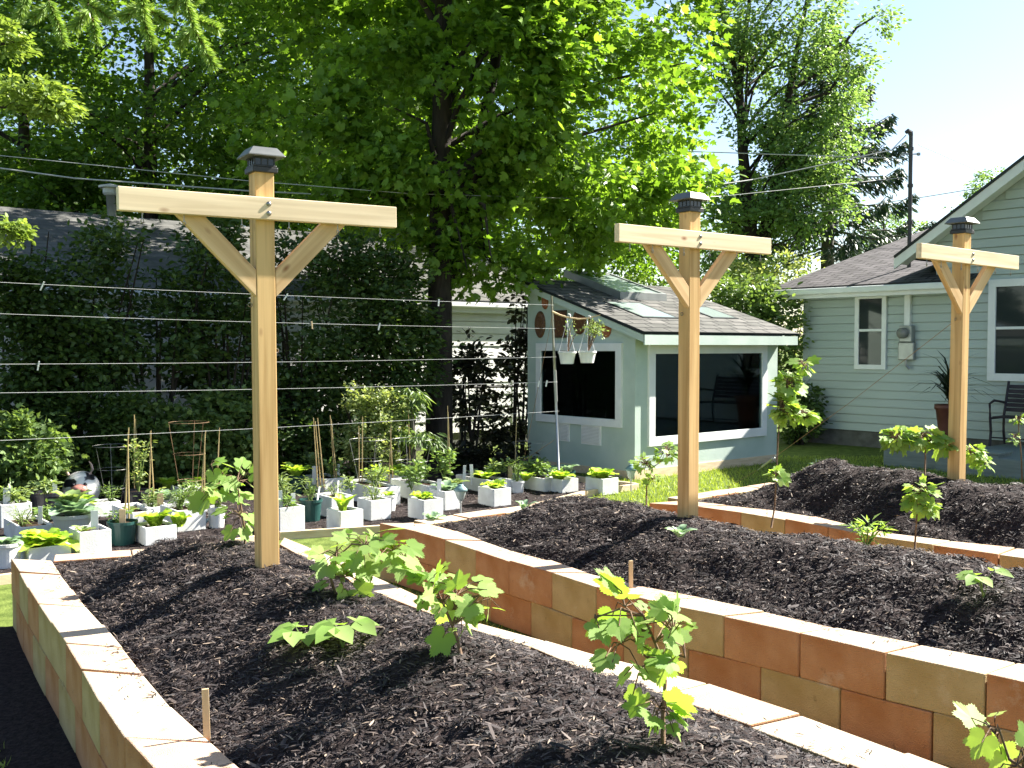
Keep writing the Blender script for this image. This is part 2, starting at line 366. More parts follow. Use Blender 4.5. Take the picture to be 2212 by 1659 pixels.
L1o = extend(gp([(24, 1208), (37, 1225), (49, 1251), (69, 1284), (98, 1328), (135, 1379), (165, 1425), (199, 1489), (237, 1552), (280, 1608), (328, 1657)]), 1.3)
L1i = extend(gp([(112, 1212), (132, 1241), (155, 1270), (188, 1314), (219, 1346), (245, 1372), (274, 1412), (309, 1455), (349, 1504), (398, 1553), (438, 1587), (469, 1618), (505, 1648)]), 1.4)
R1i = extend(gp([(603, 1177), (668, 1212), (790, 1270), (907, 1316), (1017, 1357), (1123, 1389), (1210, 1417), (1265, 1447), (1357, 1479), (1486, 1522), (1602, 1562), (1693, 1592), (1804, 1638), (1836, 1654)]), 1.5)
R1o = extend(gp([(613, 1162), (700, 1196), (806, 1242), (870, 1270), (939, 1302), (1026, 1342), (1169, 1380), (1311, 1421), (1435, 1451), (1592, 1495), (1807, 1571), (2032, 1654)]), 1.5)
L2o = extend(gp([(819, 1130), (873, 1141), (937, 1158), (1002, 1178), (1080, 1207), (1162, 1227), (1256, 1260), (1398, 1295), (1582, 1332), (1778, 1377), (1960, 1419), (2185, 1465), (2212, 1472)]), 2.2)
L2i = extend(gp([(925, 1131), (989, 1148), (1048, 1170), (1118, 1193), (1180, 1208), (1220, 1221), (1307, 1251), (1371, 1263), (1592, 1304), (1683, 1326), (1840, 1362), (2065, 1406), (2212, 1432)]), 2.2)
R2i = [p + V * 1.42 for p in L2i]; R2o = [p + V * 1.61 for p in L2i]
L3o = extend(gp([(1401, 1087), (1466, 1090), (1512, 1094), (1619, 1109), (1706, 1123), (1779, 1137), (1892, 1160), (1975, 1172), (2153, 1196), (2212, 1204)]), 2.6)
L3i = extend(gp([(1480, 1081), (1530, 1087), (1575, 1092), (1666, 1101), (1762, 1116), (1850, 1138), (1899, 1150), (2018, 1164), (2120, 1176), (2212, 1185)]), 2.6)
R3i = [p + V * 1.42 for p in L3i]; R3o = [p + V * 1.61 for p in L3i]

def wall(parent, Oo, Ii, z1=.40, ph=0):
    n = max(2, round(plen(Oo) / .40)); top = True
    for course in (0, 1):
        zt = z1 - (0 if course == 0 else .2); off = 0 if course == 0 else .5
        K = 40 * n
        oo = resamp(Oo, K + 1); ii = resamp(Ii, K + 1)
        edges = [0] + [min(K, max(0, int((k + off) * K / n))) for k in range(0 if off else 1, n)] + [K]
        edges = sorted(set(edges))
        col = rs.random() < .5
        for k, (a, b) in enumerate(zip(edges, edges[1:])):
            if b - a < 6: continue
            col = (not col) if rs.random() < .82 else col
            p0, p1, q0, q1 = oo[a].copy(), oo[b].copy(), ii[a].copy(), ii[b].copy()
            d = (p1 - p0).normalized() * .002; j = rs.uniform(-.003, .003); out = (p0 - q0).normalized() * j
            za = zt + (rs.uniform(-.004, .004) if course == 0 else 0); zb = zt - .1995
            d *= 1.8
            p0 += d; p1 -= d; q0 += d; q1 -= d
            mid = (p0 + p1 + q0 + q1) / 4
            pts = [p0 + out, p1 + out, q1 + out, q0 + out]
            pts = [p - mid for p in pts]
            if (pts[1] - pts[0]).cross(pts[3] - pts[0]).z < 0: pts = [pts[1], pts[0], pts[3], pts[2]]
            m = MB(); zc = (za + zb) / 2
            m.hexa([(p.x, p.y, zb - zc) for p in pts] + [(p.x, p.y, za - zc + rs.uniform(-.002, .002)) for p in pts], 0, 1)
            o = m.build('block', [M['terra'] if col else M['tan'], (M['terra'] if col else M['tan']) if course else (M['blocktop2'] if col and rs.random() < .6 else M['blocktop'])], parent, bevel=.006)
            o.location = (mid.x, mid.y, zc)

def mound_fn(Li, Ri, H, zb, seed):
    n = 60; l = resamp(Li, n); r = resamp(Ri, n); ln = (plen(l) + plen(r)) / 2
    def f(s, t):
        x = min(max(s, 0), .9999) * (n - 1); i = int(x); fr = x - i
        a = l[i].lerp(l[i + 1], fr); b = r[i].lerp(r[i + 1], fr); p = a.lerp(b, t)
        e = min(1, s * ln / .85, (1 - s) * ln / .6); e = e * e * (3 - 2 * e)
        tc = min(1, max(0, t)); c = .55 * (1 - (2 * tc - 1) ** 2) + .45 * math.sin(math.pi * tc) ** 2
        edge = min(1, min(t, 1 - t) * 14, s * ln / .08 + .15)
        z = zb + H * e * c + edge * (.042 * noise.noise(Vector((p.x * 2.2, p.y * 2.2, seed))) + .032 * noise.noise(Vector((p.x * 6, p.y * 7, seed + 3))) + .012 * noise.noise(Vector((p.x * 19, p.y * 19, seed))))
        return Vector((p.x, p.y, z))
    return f, ln
def mound(name, f, ln, nx, ny):
    m = MB(); m.grid([[f(i / nx, -.015 + 1.03 * j / ny) for j in range(ny + 1)] for i in range(nx + 1)])
    return tag(m.build(name, M['mulch'], smooth=True), None, None, kind='structure')
def chips(name, f, n, sl=(0, 1), lmin=.015, lmax=.055, seed=1):
    g = np.random.default_rng(seed); C = np.zeros((n, 3))
    for k in range(n):
        t = g.uniform(-.01, 1.01); C[k] = f(g.uniform(*sl), min(1.02, max(-.02, t)))
    A = g.normal(size=(n, 3)); A[:, 2] = A[:, 2] * .2 + .04
    Nn = g.normal(size=(n, 3)) * .36 + np.array([0, 0, 1]); S = g.uniform(lmin, lmax, n) * g.uniform(.5, 1, n)
    C[:, 2] += g.uniform(0, .012, n)
    t = ([(-.5, .075, 0), (-.5, -.06, 0), (0, -.09, .05), (.5, -.03, 0), (.5, .05, 0), (0, .08, .05)], [(0, 1, 2, 5), (5, 2, 3, 4)])
    return tag(leaf_obj(name, C, A, Nn, S, t, M['chip']), None, None, kind='stuff')

beds = [(L1o, L1i, R1i, R1o, .235, .378, 'front raised bed wall of orange and tan blocks, left of the others'),
        (L2o, L2i, R2i, R2o, .235, .378, 'middle raised bed wall of orange and tan blocks, behind the front bed'),
        (L3o, L3i, R3i, R3o, .33, .378, 'farthest raised bed wall of blocks, nearest the green house')]
BF = []
for k, (Lo, Li, Ri, Ro, H, zb, lab) in enumerate(beds):
    w = empty('block_wall', (0, 0, 0), 0, lab, 'retaining wall', 'walls round the raised beds')
    wall(w, Lo, Li); wall(w, Ro, Ri)
    A, B = Li[0], Ri[0]; e = Vector((-(B - A).y, (B - A).x, 0)).normalized() * .19
    if e.dot(U) > 0: e = -e
    dd = (B - A).normalized() * .004
    wall(w, [A + e + dd, (A + B) / 2 + e, B + e - dd], [A + dd, (A + B) / 2, B - dd])
    f, ln = mound_fn(Li, Ri, H, zb, k * 9.1); BF.append((f, ln))
    mound('mulch_mound', f, ln, 170, 60)
chips('bark_chips', BF[0][0], 70000, (.0, .92), lmin=.010, lmax=.044, seed=3)
chips('bark_chips', BF[1][0], 60000, (.0, .8), lmin=.012, lmax=.044, seed=4)
chips('bark_chips', BF[2][0], 16000, (.0, .7), seed=5)
def fpath(s, t):
    a = (Vector((-5.0, 5.8, .006)).lerp(Vector((-1.9, 8.65, .006)), s * 2) if s < .5 else Vector((-1.9, 8.65, .006)).lerp(Vector((1.3, 11.55, .006)), s * 2 - 1)); b = Vector((-7.0, 9.5, .006)).lerp(Vector((-.4, 13.6, .006)), s)
    return a.lerp(b, t)
def spill(name, lines, n, seed):
    g = np.random.default_rng(seed); C = []
    for Ii, Oo in lines:
        a = resamp(Ii, 80); b = resamp(Oo, 80)
        for k in range(n):
            i = g.integers(0, 79); p = a[i].lerp(a[i + 1], g.uniform()); f = min(.9, abs(g.normal()) * .28 + .02); q = p.lerp(b[i], f)
            if noise.noise(Vector((q.x * 1.7, q.y * 1.7, 4))) > -.12 - .2 * f: C.append((q.x, q.y, .403))
    C = np.array(C); n = len(C); A = g.normal(size=(n, 3)); A[:, 2] = .02 * A[:, 2]; N = g.normal(size=(n, 3)) * .12 + np.array([0, 0, 1])
    t = ([(-.5, .075, 0), (-.5, -.06, 0), (0, -.09, .05), (.5, -.03, 0), (.5, .05, 0), (0, .08, .05)], [(0, 1, 2, 5), (5, 2, 3, 4)])
    tag(leaf_obj(name, C, A, N, g.uniform(.008, .034, n), t, M['chip']), None, None, kind='stuff')
spill('bark_chips', [(L1i, L1o), (R1i, R1o), (L2i, L2o), (L3i, L3o)], 420, 8)
chips('bark_chips', BF[0][0], 1500, (.0, .92), lmin=.04, lmax=.085, seed=13)
chips('bark_chips', BF[1][0], 1400, (.0, .8), lmin=.04, lmax=.085, seed=14)
chips('bark_chips', fpath, 22000, (0, 1), .02, .07, seed=6)
def bz(k, x, y):
    """height of mound k under (x, y)"""
    f, ln = BF[k]; best = (9, .5)
    for i in range(41):
        for j in range(21):
            p = f(i / 40, j / 20); d = (p.x - x) ** 2 + (p.y - y) ** 2
            if d < best[0]: best = (d, p.z)
    return best[1]
m = MB(); ll = resamp(L1o, 40); m.grid([[(p.x + .05, p.y, .004), (p.x - .42 - .07 * math.sin(p.y * 5), p.y - .02, .004)] for p in ll]); tag(m.build('wall_shade_strip', M['mulch']), None, None, kind='structure')  # dark sheet over the lawn: the left wall's shade put into the ground colour
# grass blades
def blades(name, n, fn, h, seed):
    g = np.random.default_rng(seed); C = np.array([fn(g) for _ in range(n)]); A = g.normal(size=(n, 3)) * .5; A[:, 2] = 1
    t = ([(0, .09, 0), (0, -.09, 0), (.6, -.05, .06), (1, 0, .2), (.6, .05, .06)], [(0, 1, 2, 4), (4, 2, 3)])
    return tag(leaf_obj(name, C, A, g.normal(size=(n, 3)), g.uniform(h * .5, h * 1.2, n), t, M['grass']), None, None, kind='stuff')
Fgap = lambda a, b: (lambda g: tuple(a(g.uniform()).lerp(b(g.uniform()), g.uniform())))
r1 = resamp(R1o, 30); l2 = resamp([p for p in L2o if True], 30)
def gaisle(g):
    i = g.integers(0, 29); p = r1[i].lerp(r1[i + 1], g.uniform()); return tuple(p + V * g.uniform(.02, .75))
def gleft(g):
    l = resamp_l1[g.integers(0, 30)]; return (l.x - g.uniform(.36, 1.3), l.y + g.uniform(-.15, .15), 0)
resamp_l1 = resamp(L1o, 30)
def gshed(g): return (g.uniform(.9, 7.5), g.uniform(7.6, 15.0), 0)
blades('grass_tufts', 16000, gaisle, .05, 1); blades('grass_tufts', 16000, gleft, .05, 2); blades('grass_tufts', 52000, gshed, .05, 3)

# edging boards round the container garden
def edging(a, b, lab, h=.07):
    a = Vector(a); b = Vector(b); m = MB(); L = (b - a).length
    m.bx(0, L, -.019, .019, -.02, h)
    o = m.build('edging_board', M['board'], bevel=.003); o.location = a; o.rotation_euler = (0, 0, math.atan2(b.y - a.y, b.x - a.x))
    tag(o, lab, 'edging', 'boards edging the container garden')
edging((-5.9, 4.94, 0), (-3.25, 7.19, 0), 'low pale edging board at the left edge beside the front bed')
edging((-3.22, 7.215, 0), (-2.0, 8.55, 0), 'low pale edging board hidden behind the far end of the front bed')
edging((-1.97, 8.58, 0), (-.35, 9.2, 0), 'low pale edging board right of the nearest T-post, below the romaine box')
edging((-.33, 9.24, 0), (.78, 11.02, 0), 'low edging board behind the far end of the middle bed')
edging((.80, 11.05, 0), (1.44, 11.62, 0), 'low pale edging board ending at the lawn by the green shed')
edging((1.42, 11.66, 0), (.72, 12.33, 0), 'short edging board turning back toward the shed corner')

# ------------------------------------------------------------------ trellis posts
def make_post():
    root = empty('trellis_post', (0, 0, 0), 0)
    m = MB(); m.bx(-.0445, .0445, -.0445, .0445, .2, 2.442); m.build('post', M['wood_z'], root, bevel=.004)
    b = MB(); b.bx(-.645, .645, -.019, .019, -.05, .05); o = b.build('crossbeam', M['wood_x'], root, bevel=.003); o.location = (0, -.0645, 2.262)
    for s in (-1, 1):
        # 45 degree brace: parallelogram in its own frame, trimmed plumb at the post and level at the top
        x0 = .0455; zb = 1.865; w = .122; zt = 2.30
        p = [(x0, zb), (x0 + (zt - zb), zt), (x0 + (zt - zb) - w, zt), (x0, zb + w)]
        c = Vector((sum(q[0] for q in p) / 4, 0, sum(q[1] for q in p) / 4))
        # brace mesh built lying along local x
        Mi = Matrix.Rotation(R(45), 4, 'Y')
        loc = [Mi @ (Vector((q[0], 0, q[1])) - c) for q in p]
        m = MB(); f = [(q.x, -.019, q.z) for q in loc]; g = [(q.x, .019, q.z) for q in loc]
        m.hexa(f + g); o = m.build('brace', M['wood_d'], root, bevel=.003)
        o.matrix_local = Matrix.Translation((s * c.x, -.0245, c.z)) @ (Matrix.Scale(s, 4, (1, 0, 0))) @ Matrix.Rotation(R(-45), 4, 'Y')
    for dz in (.02, -.022):
        m = MB(); m.lathe([(0, .006), (.006, .0056), (.010, .0035), (.012, 0)], 12)
        o = m.build('bolt', M['bolt'], root, True); o.location = (.004, -.0838, 2.262 + dz); o.rotation_euler = (R(90), 0, 0)
    for x in (-.545, -.37, -.115, .105, .345, .565):
        m = MB(); m.tube([(0, 0, 0), (0, 0, -.03)], .0022, 5)
        m.tube([(.006 * math.cos(a), 0, -.038 + .009 * math.sin(a)) for a in [k * math.pi / 5 for k in range(11)]], .0026, 5, cap=False)
        o = m.build('eye_hook', M['bolt'], root); o.location = (x, -.0645, 2.213)
    for x, z in ((-.05, 1.83), (.05, 1.62)):
        m = MB(); m.tube([(.010 * math.cos(a), 0, .010 * math.sin(a)) for a in [k * math.pi / 5 for k in range(11)]], .0024, 5, cap=False)
        m.tube([(-.012 * (1 if x > 0 else -1), 0, 0), (-.003 * (1 if x > 0 else -1), 0, 0)], .002, 5)
        o = m.build('eye_hook', M['bolt'], root); o.location = (x + .011 * (1 if x > 0 else -1), 0, z)
    cap = MB(); cap.bx(-.059, .059, -.059, .059, 2.428, 2.452); cap.bx(-.054, .054, -.054, .054, 2.452, 2.462)
    c = cap.build('post_cap', M['cap'], root, bevel=.003)
    lan = MB(); lan.bx(-.046, .046, -.046, .046, 2.462, 2.492, 1)
    for a in range(4):
        Rm = Matrix.Rotation(a * math.pi / 2, 3, 'Z')
        for x in (-.045, -.015, .015, .045): lan.box(Rm @ Vector((x, -.0465, 2.477)), (.005, .004, .03), 0, Rm)
    lan.bx(-.052, .052, -.052, .052, 2.492, 2.498)
    lan.build('lantern', [M['cap'], M['capglass']], c)
    rf = MB(); a, b2 = .086, .056
    q = [(-a, -a, 2.498), (a, -a, 2.498), (a, a, 2.498), (-a, a, 2.498), (-a, -a, 2.502), (a, -a, 2.502), (a, a, 2.502), (-a, a, 2.502)]
    rf.hexa(q); t = [(-b2, -b2, 2.541), (b2, -b2, 2.541), (b2, b2, 2.541), (-b2, b2, 2.541)]
    rf.hexa([(x, y, z + .0005) for x, y, z in q[4:]] + t); rf.build('cap_roof', M['caproof'], c, bevel=.002)
    return root
post = make_post()
PP = [((-1.135, 4.70), 33, (0, -.006, 0), 'nearest cedar T-post with braced crossbeam, standing in the front bed'),
      ((1.05, 6.05), 37, (0, 0, 0), 'cedar T-post in the middle bed, in front of the green shed'),
      ((3.135, 7.17), 37, (0, .014, 0), 'farthest cedar T-post, at right before the house window')]
for k, (xy, a, tilt, lab) in enumerate(PP):
    o = post if k == 0 else copy_tree(post)
    o.location = (xy[0], xy[1], 0); o.rotation_euler = (tilt[0], tilt[1], R(a))
    tag(o, lab, 'trellis post', 'cedar trellis posts in the raised beds')

# wooden markers in the beds
for px, py, hpx, zg, rz, lab in ((447, 1592, 108, .40, 20, 'tall thin wooden marker stake at the left rim of the front bed'),
                                 (1363, 1262, 52, .42, 20, 'short wooden marker stake at the front rim of the middle bed')):
    p = at(px, py, zg); h = hpx / F * p.y
    m = MB(); m.bx(-.0105, .0105, -.004, .004, -.08, h); o = m.build('marker_stake', M['stake'], bevel=.001)
    o.location = p; o.rotation_euler = (R(1.5), R(-1.5), R(rz)); tag(o, lab, 'stake', 'wooden stakes in the beds')
# ------------------------------------------------------------------ buildings
def frame_window(parent, W_, H_, d, fw, mat, gmat, mid=False, name='window', blind=False):
    """window in the local xz plane (front is -y), origin at lower-left of the frame"""
    m = MB()
    m.bx(0, W_, -d, .01, 0, fw); m.bx(0, W_, -d, .01, H_ - fw, H_); m.bx(0, fw, -d, .01, fw, H_ - fw); m.bx(W_ - fw, W_, -d, .01, fw, H_ - fw)
    if mid: m.bx(fw, W_ - fw, -d * .8, .008, H_ * .52 - .02, H_ * .52 + .02)
    o = m.build(name, mat, parent, bevel=.003)
    g = MB(); g.bx(fw, W_ - fw, -.012, -.006, fw, H_ - fw); g.build('pane', gmat, o)
    if blind:
        g = MB(); g.bx(fw + .01, W_ - fw - .01, -.005, -.003, H_ * .74, H_ - fw); g.build('blind', M['trim'], o)
    return o
def lap_wall(parent, x0, x1, z0, z1, mat, exp=.125, name='wall', top=None, y=0.0):
    """lap siding: one mesh of slightly tilted courses; top(x) optional sloped upper limit"""
    m = MB(); z = z0; nx = 1 if top is None else 24; g = .013
    while z < z1 - 1e-6:
        zz = min(z + exp, z1)
        for k in range(nx):
            a = x0 + (x1 - x0) * k / nx; b = x0 + (x1 - x0) * (k + 1) / nx
            if top is not None and min(top(a), top(b)) < z: continue
            lim = (zz if top is None else min(zz, max(top(a), top(b)))) - g
            m.face([(a, y - .026, z), (b, y - .026, z), (b, y - .012, lim), (a, y - .012, lim)])
            m.face([(a, y + .012, z), (b, y + .012, z), (b, y - .026, z), (a, y - .026, z)])
            m.face([(a, y - .012, lim), (b, y - .012, lim), (b, y + .012, lim), (a, y + .012, lim)])
            m.face([(a, y + .012, lim), (b, y + .012, lim), (b, y + .012, lim + g), (a, y + .012, lim + g)])
        z += exp
    return m.build(name, mat, parent)
def slope_slab(parent, name, mats, P, th):
    """slab from 4 coplanar top points; object origin/axes laid in the slope so the shingle courses run along it"""
    P = [Vector(p) for p in P]; x = (P[1] - P[0]).normalized(); nn = x.cross(P[3] - P[0]).normalized(); y = nn.cross(x)
    Mx = Matrix((x, y, nn)).transposed().to_4x4(); Mx.translation = P[0]
    Mi = Mx.inverted(); q = [Mi @ p for p in P]
    m = MB(); m.hexa([(a.x, a.y, -th) for a in q] + [(a.x, a.y, 0) for a in q], 1, 0)
    o = m.build(name, mats, parent); o.matrix_local = Mx
    return o

# --- green shed: local x along the lit wall (V), local y along the shaded gable wall (-U)
SP = at(1371, 1037, 0); SA = math.atan2(.65, .757)
shed = empty('garden_shed', SP, SA, 'mint green garden shed with slanted shingle roof and two big windows', 'shed')
SW, SD = 2.95, 1.98
zl, zh = 1.80, 2.44
SMi = Matrix.Translation(SP) @ Matrix.Rotation(SA, 4, 'Z'); SMi_inv = SMi.inverted()
def on_front(px, py): q = SMi_inv @ hit(px, py, SP, -U * -1); return q.x, q.z
def on_gable(px, py): q = SMi_inv @ hit(px, py, SP, V); return q.y, q.z
fa_ = on_front(1398, 965); fb_ = on_front(1654, 748); FW = (fa_[0], fb_[0], fa_[1], fb_[1] + .02)          # window x0 x1 z0 z1
ga_ = on_gable(1345, 921); gb_ = on_gable(1161, 748); GW = (min(ga_[0], gb_[0]), max(ga_[0], gb_[0]), ga_[1] - .02, gb_[1] + .04)
def holed(L, top, w, f, name):
    """wall in local (s, z) with a window opening; f maps (s, z) to a point"""
    x0, x1, z0, z1 = w[0] + .05, w[1] - .05, w[2] + .05, w[3] - .05; m = MB()
    for P in ([(0, .1), (L, .1), (L, z0), (0, z0)], [(0, z0), (x0, z0), (x0, z1), (0, z1)], [(x1, z0), (L, z0), (L, z1), (x1, z1)]): m.face([f(*p) for p in P])
    m.face([f(0, z1), f(L, z1), f(L, top(L)), f(0, top(0))]); m.build(name, M['mint'], shed)
sl = (zh - zl) / SD
holed(SW, lambda x: zl, FW, lambda s_, z: (s_, 0, z), 'front_wall')
holed(SD, lambda y: zl + sl * y, GW, lambda s_, z: (0, s_, z), 'gable_wall')
m = MB(); m.face([(.06, .06, .12), (SW - .06, .06, .12), (SW - .06, SD - .06, .12), (.06, SD - .06, .12)]); m.face([(.06, SD - .06, .12), (SW - .06, SD - .06, .12), (SW - .06, SD - .06, zh - .05), (.06, SD - .06, zh - .05)]); m.face([(SW - .06, .06, .12), (SW - .06, SD - .06, .12), (SW - .06, SD - .06, zh - .04), (SW - .06, .06, zl)])
m.face([(.02, .02, zl + .01), (SW - .02, .02, zl + .01), (SW - .02, SD - .02, zh - .02), (.02, SD - .02, zh - .02)]); m.build('interior', M['inside'], shed)
m = MB(); m.bx(.3, SW - .1, .12, .55, .60, .63); m.bx(.3, SW - .1, .14, .17, .12, .60); m.bx(.9, 2.6, 1.2, 1.7, .75, .78); m.build('bench_shelf', M['deckwood'], shed)
for k_, (x_, y_, mt_2, lab_) in enumerate(((2.35, .30, 'redpot', 'red pot on the shelf behind the shed window at its right'), (1.05, .32, 'grey_tub', 'pale tub on the shelf behind the big shed window'))):
    pth = SMi @ Vector((x_, y_, .63)); q_ = MB(); q_.lathe([(0, 0), (.07, 0), (.10, .15), (.108, .15), (.108, .18), (.095, .18), (.09, .15), (0, .15)], 18); o = q_.build('indoor_pot', M[mt_2]); o.location = pth; tag(o, lab_, 'pot', 'pots inside the shed')
m = MB(); m.face([(SW, 0, .1), (SW, SD, .1), (SW, SD, zh), (SW, 0, zl)]); m.face([(SW, SD, .1), (0, SD, .1), (0, SD, zh), (SW, SD, zh)]); m.build('rear_wall', M['mint'], shed)
m = MB(); m.bx(-.012, SW + .012, -.012, .02, -.02, .115); m.bx(-.012, .02, .02, SD, -.02, .1); m.build('sill_board', M['board'], shed)
sl = (zh - zl) / SD
def rz(y): return zl + sl * y + .06
ov, y0, y1, xa, xb = .15, -.24, SD + .12, -.10, SW + .17
slope_slab(shed, 'roof', [M['shingle'], M['dark_edge']], [(xa, y0, rz(y0) + .035), (xb, y0, rz(y0) + .035), (xb, y1, rz(y1) + .035), (xa, y1, rz(y1) + .035)], .035)
m = MB(); m.bx(xa + .02, xb - .02, y0 + .012, y0 + .034, rz(y0) - .125, rz(y0) - .002); m.build('fascia', M['mint'], shed)
m = MB(); m.face([(xa + .02, y0 + .035, rz(y0) - .10), (xb - .02, y0 + .035, rz(y0) - .10), (xb - .02, -.002, rz(0) - .07), (xa + .02, -.002, rz(0) - .07)]); m.build('soffit', M['mint'], shed)
m = MB()
m.hexa([(xa + .015, y0 + .04, rz(y0) - .09), (xa + .035, y0 + .04, rz(y0) - .09), (xa + .035, y1 - .02, rz(y1) - .09), (xa + .015, y1 - .02, rz(y1) - .09),
        (xa + .015, y0 + .04, rz(y0) - .003), (xa + .035, y0 + .04, rz(y0) - .003), (xa + .035, y1 - .02, rz(y1) - .003), (xa + .015, y1 - .02, rz(y1) - .003)]); m.build('rake_board', M['mint'], shed)
SMi = Matrix.Translation(SP) @ Matrix.Rotation(SA, 4, 'Z'); SMi_inv = SMi.inverted()
def on_front(px, py): q = SMi_inv @ hit(px, py, SP, -U * -1); return q.x, q.z
def on_gable(px, py): q = SMi_inv @ hit(px, py, SP, V); return q.y, q.z
def on_roof(px, py):
    n = (SMi.to_3x3() @ Vector((0, -sl, 1))).normalized(); p = SMi @ Vector((0, 0, rz(0) + .035)); q = SMi_inv @ hit(px, py, p, n); return q.x, q.y
a = on_front(1398, 965); b = on_front(1654, 748)
w = frame_window(shed, b[0] - a[0], b[1] - a[1] + .02, .03, .115, M['trim'], M['clear']); w.location = (a[0], -.004, a[1])
a = on_gable(1345, 921); b = on_gable(1161, 748)
w = frame_window(shed, abs(b[0] - a[0]), b[1] - a[1] + .06, .03, .10, M['trim'], M['clear']); w.location = (-.004, max(a[0], b[0]), a[1] - .02); w.rotation_euler = (0, 0, R(-90))
for (x0, y0_, x1, y1_) in ((1207, 950, 1231, 913), (1257, 959, 1299, 917)):
    a = on_gable(x1, (y0_ + 4)); b = on_gable(x0, y1_)
    m = MB(); wd = abs(b[0] - a[0]); hg = b[1] - a[1]
    m.bx(0, wd, -.015, .003, 0, hg)
    k = 0
    while k * .018 < hg - .05: m.box((wd / 2, -.019, .03 + k * .018), (wd - .04, .006, .012), 0, Matrix.Rotation(R(30), 3, 'X')); k += 1
    o = m.build('vent', M['label'], shed); o.location = (0, max(a[0], b[0]), a[1]); o.rotation_euler = (0, 0, R(-90))
def skylight(pa, pb, raised):
    a = on_roof(*pa); b = on_roof(*pb)
    x0, x1 = min(a[0], b[0]), max(a[0], b[0]); ya, yb = min(a[1], b[1]), max(a[1], b[1])
    q = lambda x, y, h: (x, y, rz(y) + .035 + h)
    m = MB(); h = .10 if raised else .012; t = .04
    def bar(xa_, xb_, yc, yd): m.hexa([q(xa_, yc, .001), q(xb_, yc, .001), q(xb_, yd, .001), q(xa_, yd, .001), q(xa_, yc, h), q(xb_, yc, h), q(xb_, yd, h), q(xa_, yd, h)])
    bar(x0, x1, ya, ya + t); bar(x0, x1, yb - t, yb); bar(x0, x0 + t, ya + t, yb - t); bar(x1 - t, x1, ya + t, yb - t)
    o = m.build('skylight', M['grey_metal'] if raised else M['dark_edge'], shed)
    g = MB(); g.face([q(x0 + t, ya + t, h * .8 + .002), q(x1 - t, ya + t, h * .8 + .002), q(x1 - t, yb - t, h * .8 + .002), q(x0 + t, yb - t, h * .8 + .002)]); g.build('pane', M['skyglass'], o)
m_, n_, l_, b_ = nt('frosted_glass'); b_.inputs["Base Color"].default_value = (.24, .29, .27, 1); b_.inputs["Roughness"].default_value = .18; M['skyglass'] = m_
skylight((1340, 646), (1318, 604), True); skylight((1390, 687), (1381, 655), False); skylight((1541, 688), (1527, 664), False)
# plaques on the gable wall: flat decorated plates
m_, n_, l_, b_ = nt('carved_plaque'); b_.inputs["Roughness"].default_value = .5
tc = n_.new("ShaderNodeTexCoord"); vo = n_.new("ShaderNodeTexVoronoi"); vo.inputs["Scale"].default_value = 22; l_.new(tc.outputs["Object"], vo.inputs[0])
rr = ramp(n_, [(.1, (.16, .045, .015)), (.5, (.07, .03, .012)), (.8, (.20, .10, .03))]); l_.new(vo.outputs["Distance"], rr.inputs[0]); l_.new(rr.outputs[0], b_.inputs["Base Color"]); M['plaque'] = m_
M['plaque2'] = pmat('copper_plaque', (.26, .075, .03), (.36, .15, .07), 18, .45)
M['plaque_rim'] = pmat('plaque_rim', (.05, .03, .02), (.09, .05, .03), 20, .5)
for px, py, wd, hg, sq, mt, lab in ((1179, 652, .11, .20, 0, 'plaque2', 'small oval wall plaque highest under the shed roof peak'), (1168, 701, .20, .36, 0, 'plaque', 'big dark oval wall plaque at the left edge of the shed gable'),
        (1211, 700, .25, .36, 1, 'plaque', 'dark square wall plaque between the round ones on the shed gable'), (1253, 694, .24, .34, 0, 'plaque', 'large dark round plaque behind the hanging plant'),
        (1283, 699, .17, .26, 0, 'plaque', 'dark round plaque second from the right on the shed gable'), (1311, 707, .17, .26, 0, 'plaque2', 'reddish copper round plaque lowest at right on the shed gable')):
    y, z = on_gable(px, py); m = MB()
    if sq:
        m.bx(-wd / 2, wd / 2, -.02, 0, -hg / 2, hg / 2); m.bx(-wd / 2 + .025, wd / 2 - .025, -.024, -.0205, -hg / 2 + .025, hg / 2 - .025, 1)
        o = m.build('wall_plaque', [M['plaque_rim'], M[mt]], bevel=.003)
    else:
        m.lathe([(.5, 0), (.5, .015), (.44, .03), (.40, .022), (.2, .03), (0.001, .034)], 26)
        o = m.build('wall_plaque', [M[mt]], smooth=True); o.scale = (wd, hg, 1)
    p = SMi @ Vector((-.003, y, z)); o.location = p
    o.rotation_euler = (Matrix.Rotation(SA - R(90), 4, 'Z') @ (Matrix.Identity(4) if sq else Matrix.Rotation(R(90), 4, 'X'))).to_euler()
    tag(o, lab, 'wall plaque', 'plaques on the shed gable')
# things on the shelf inside the front window show faintly through reflections: left to the dark pane

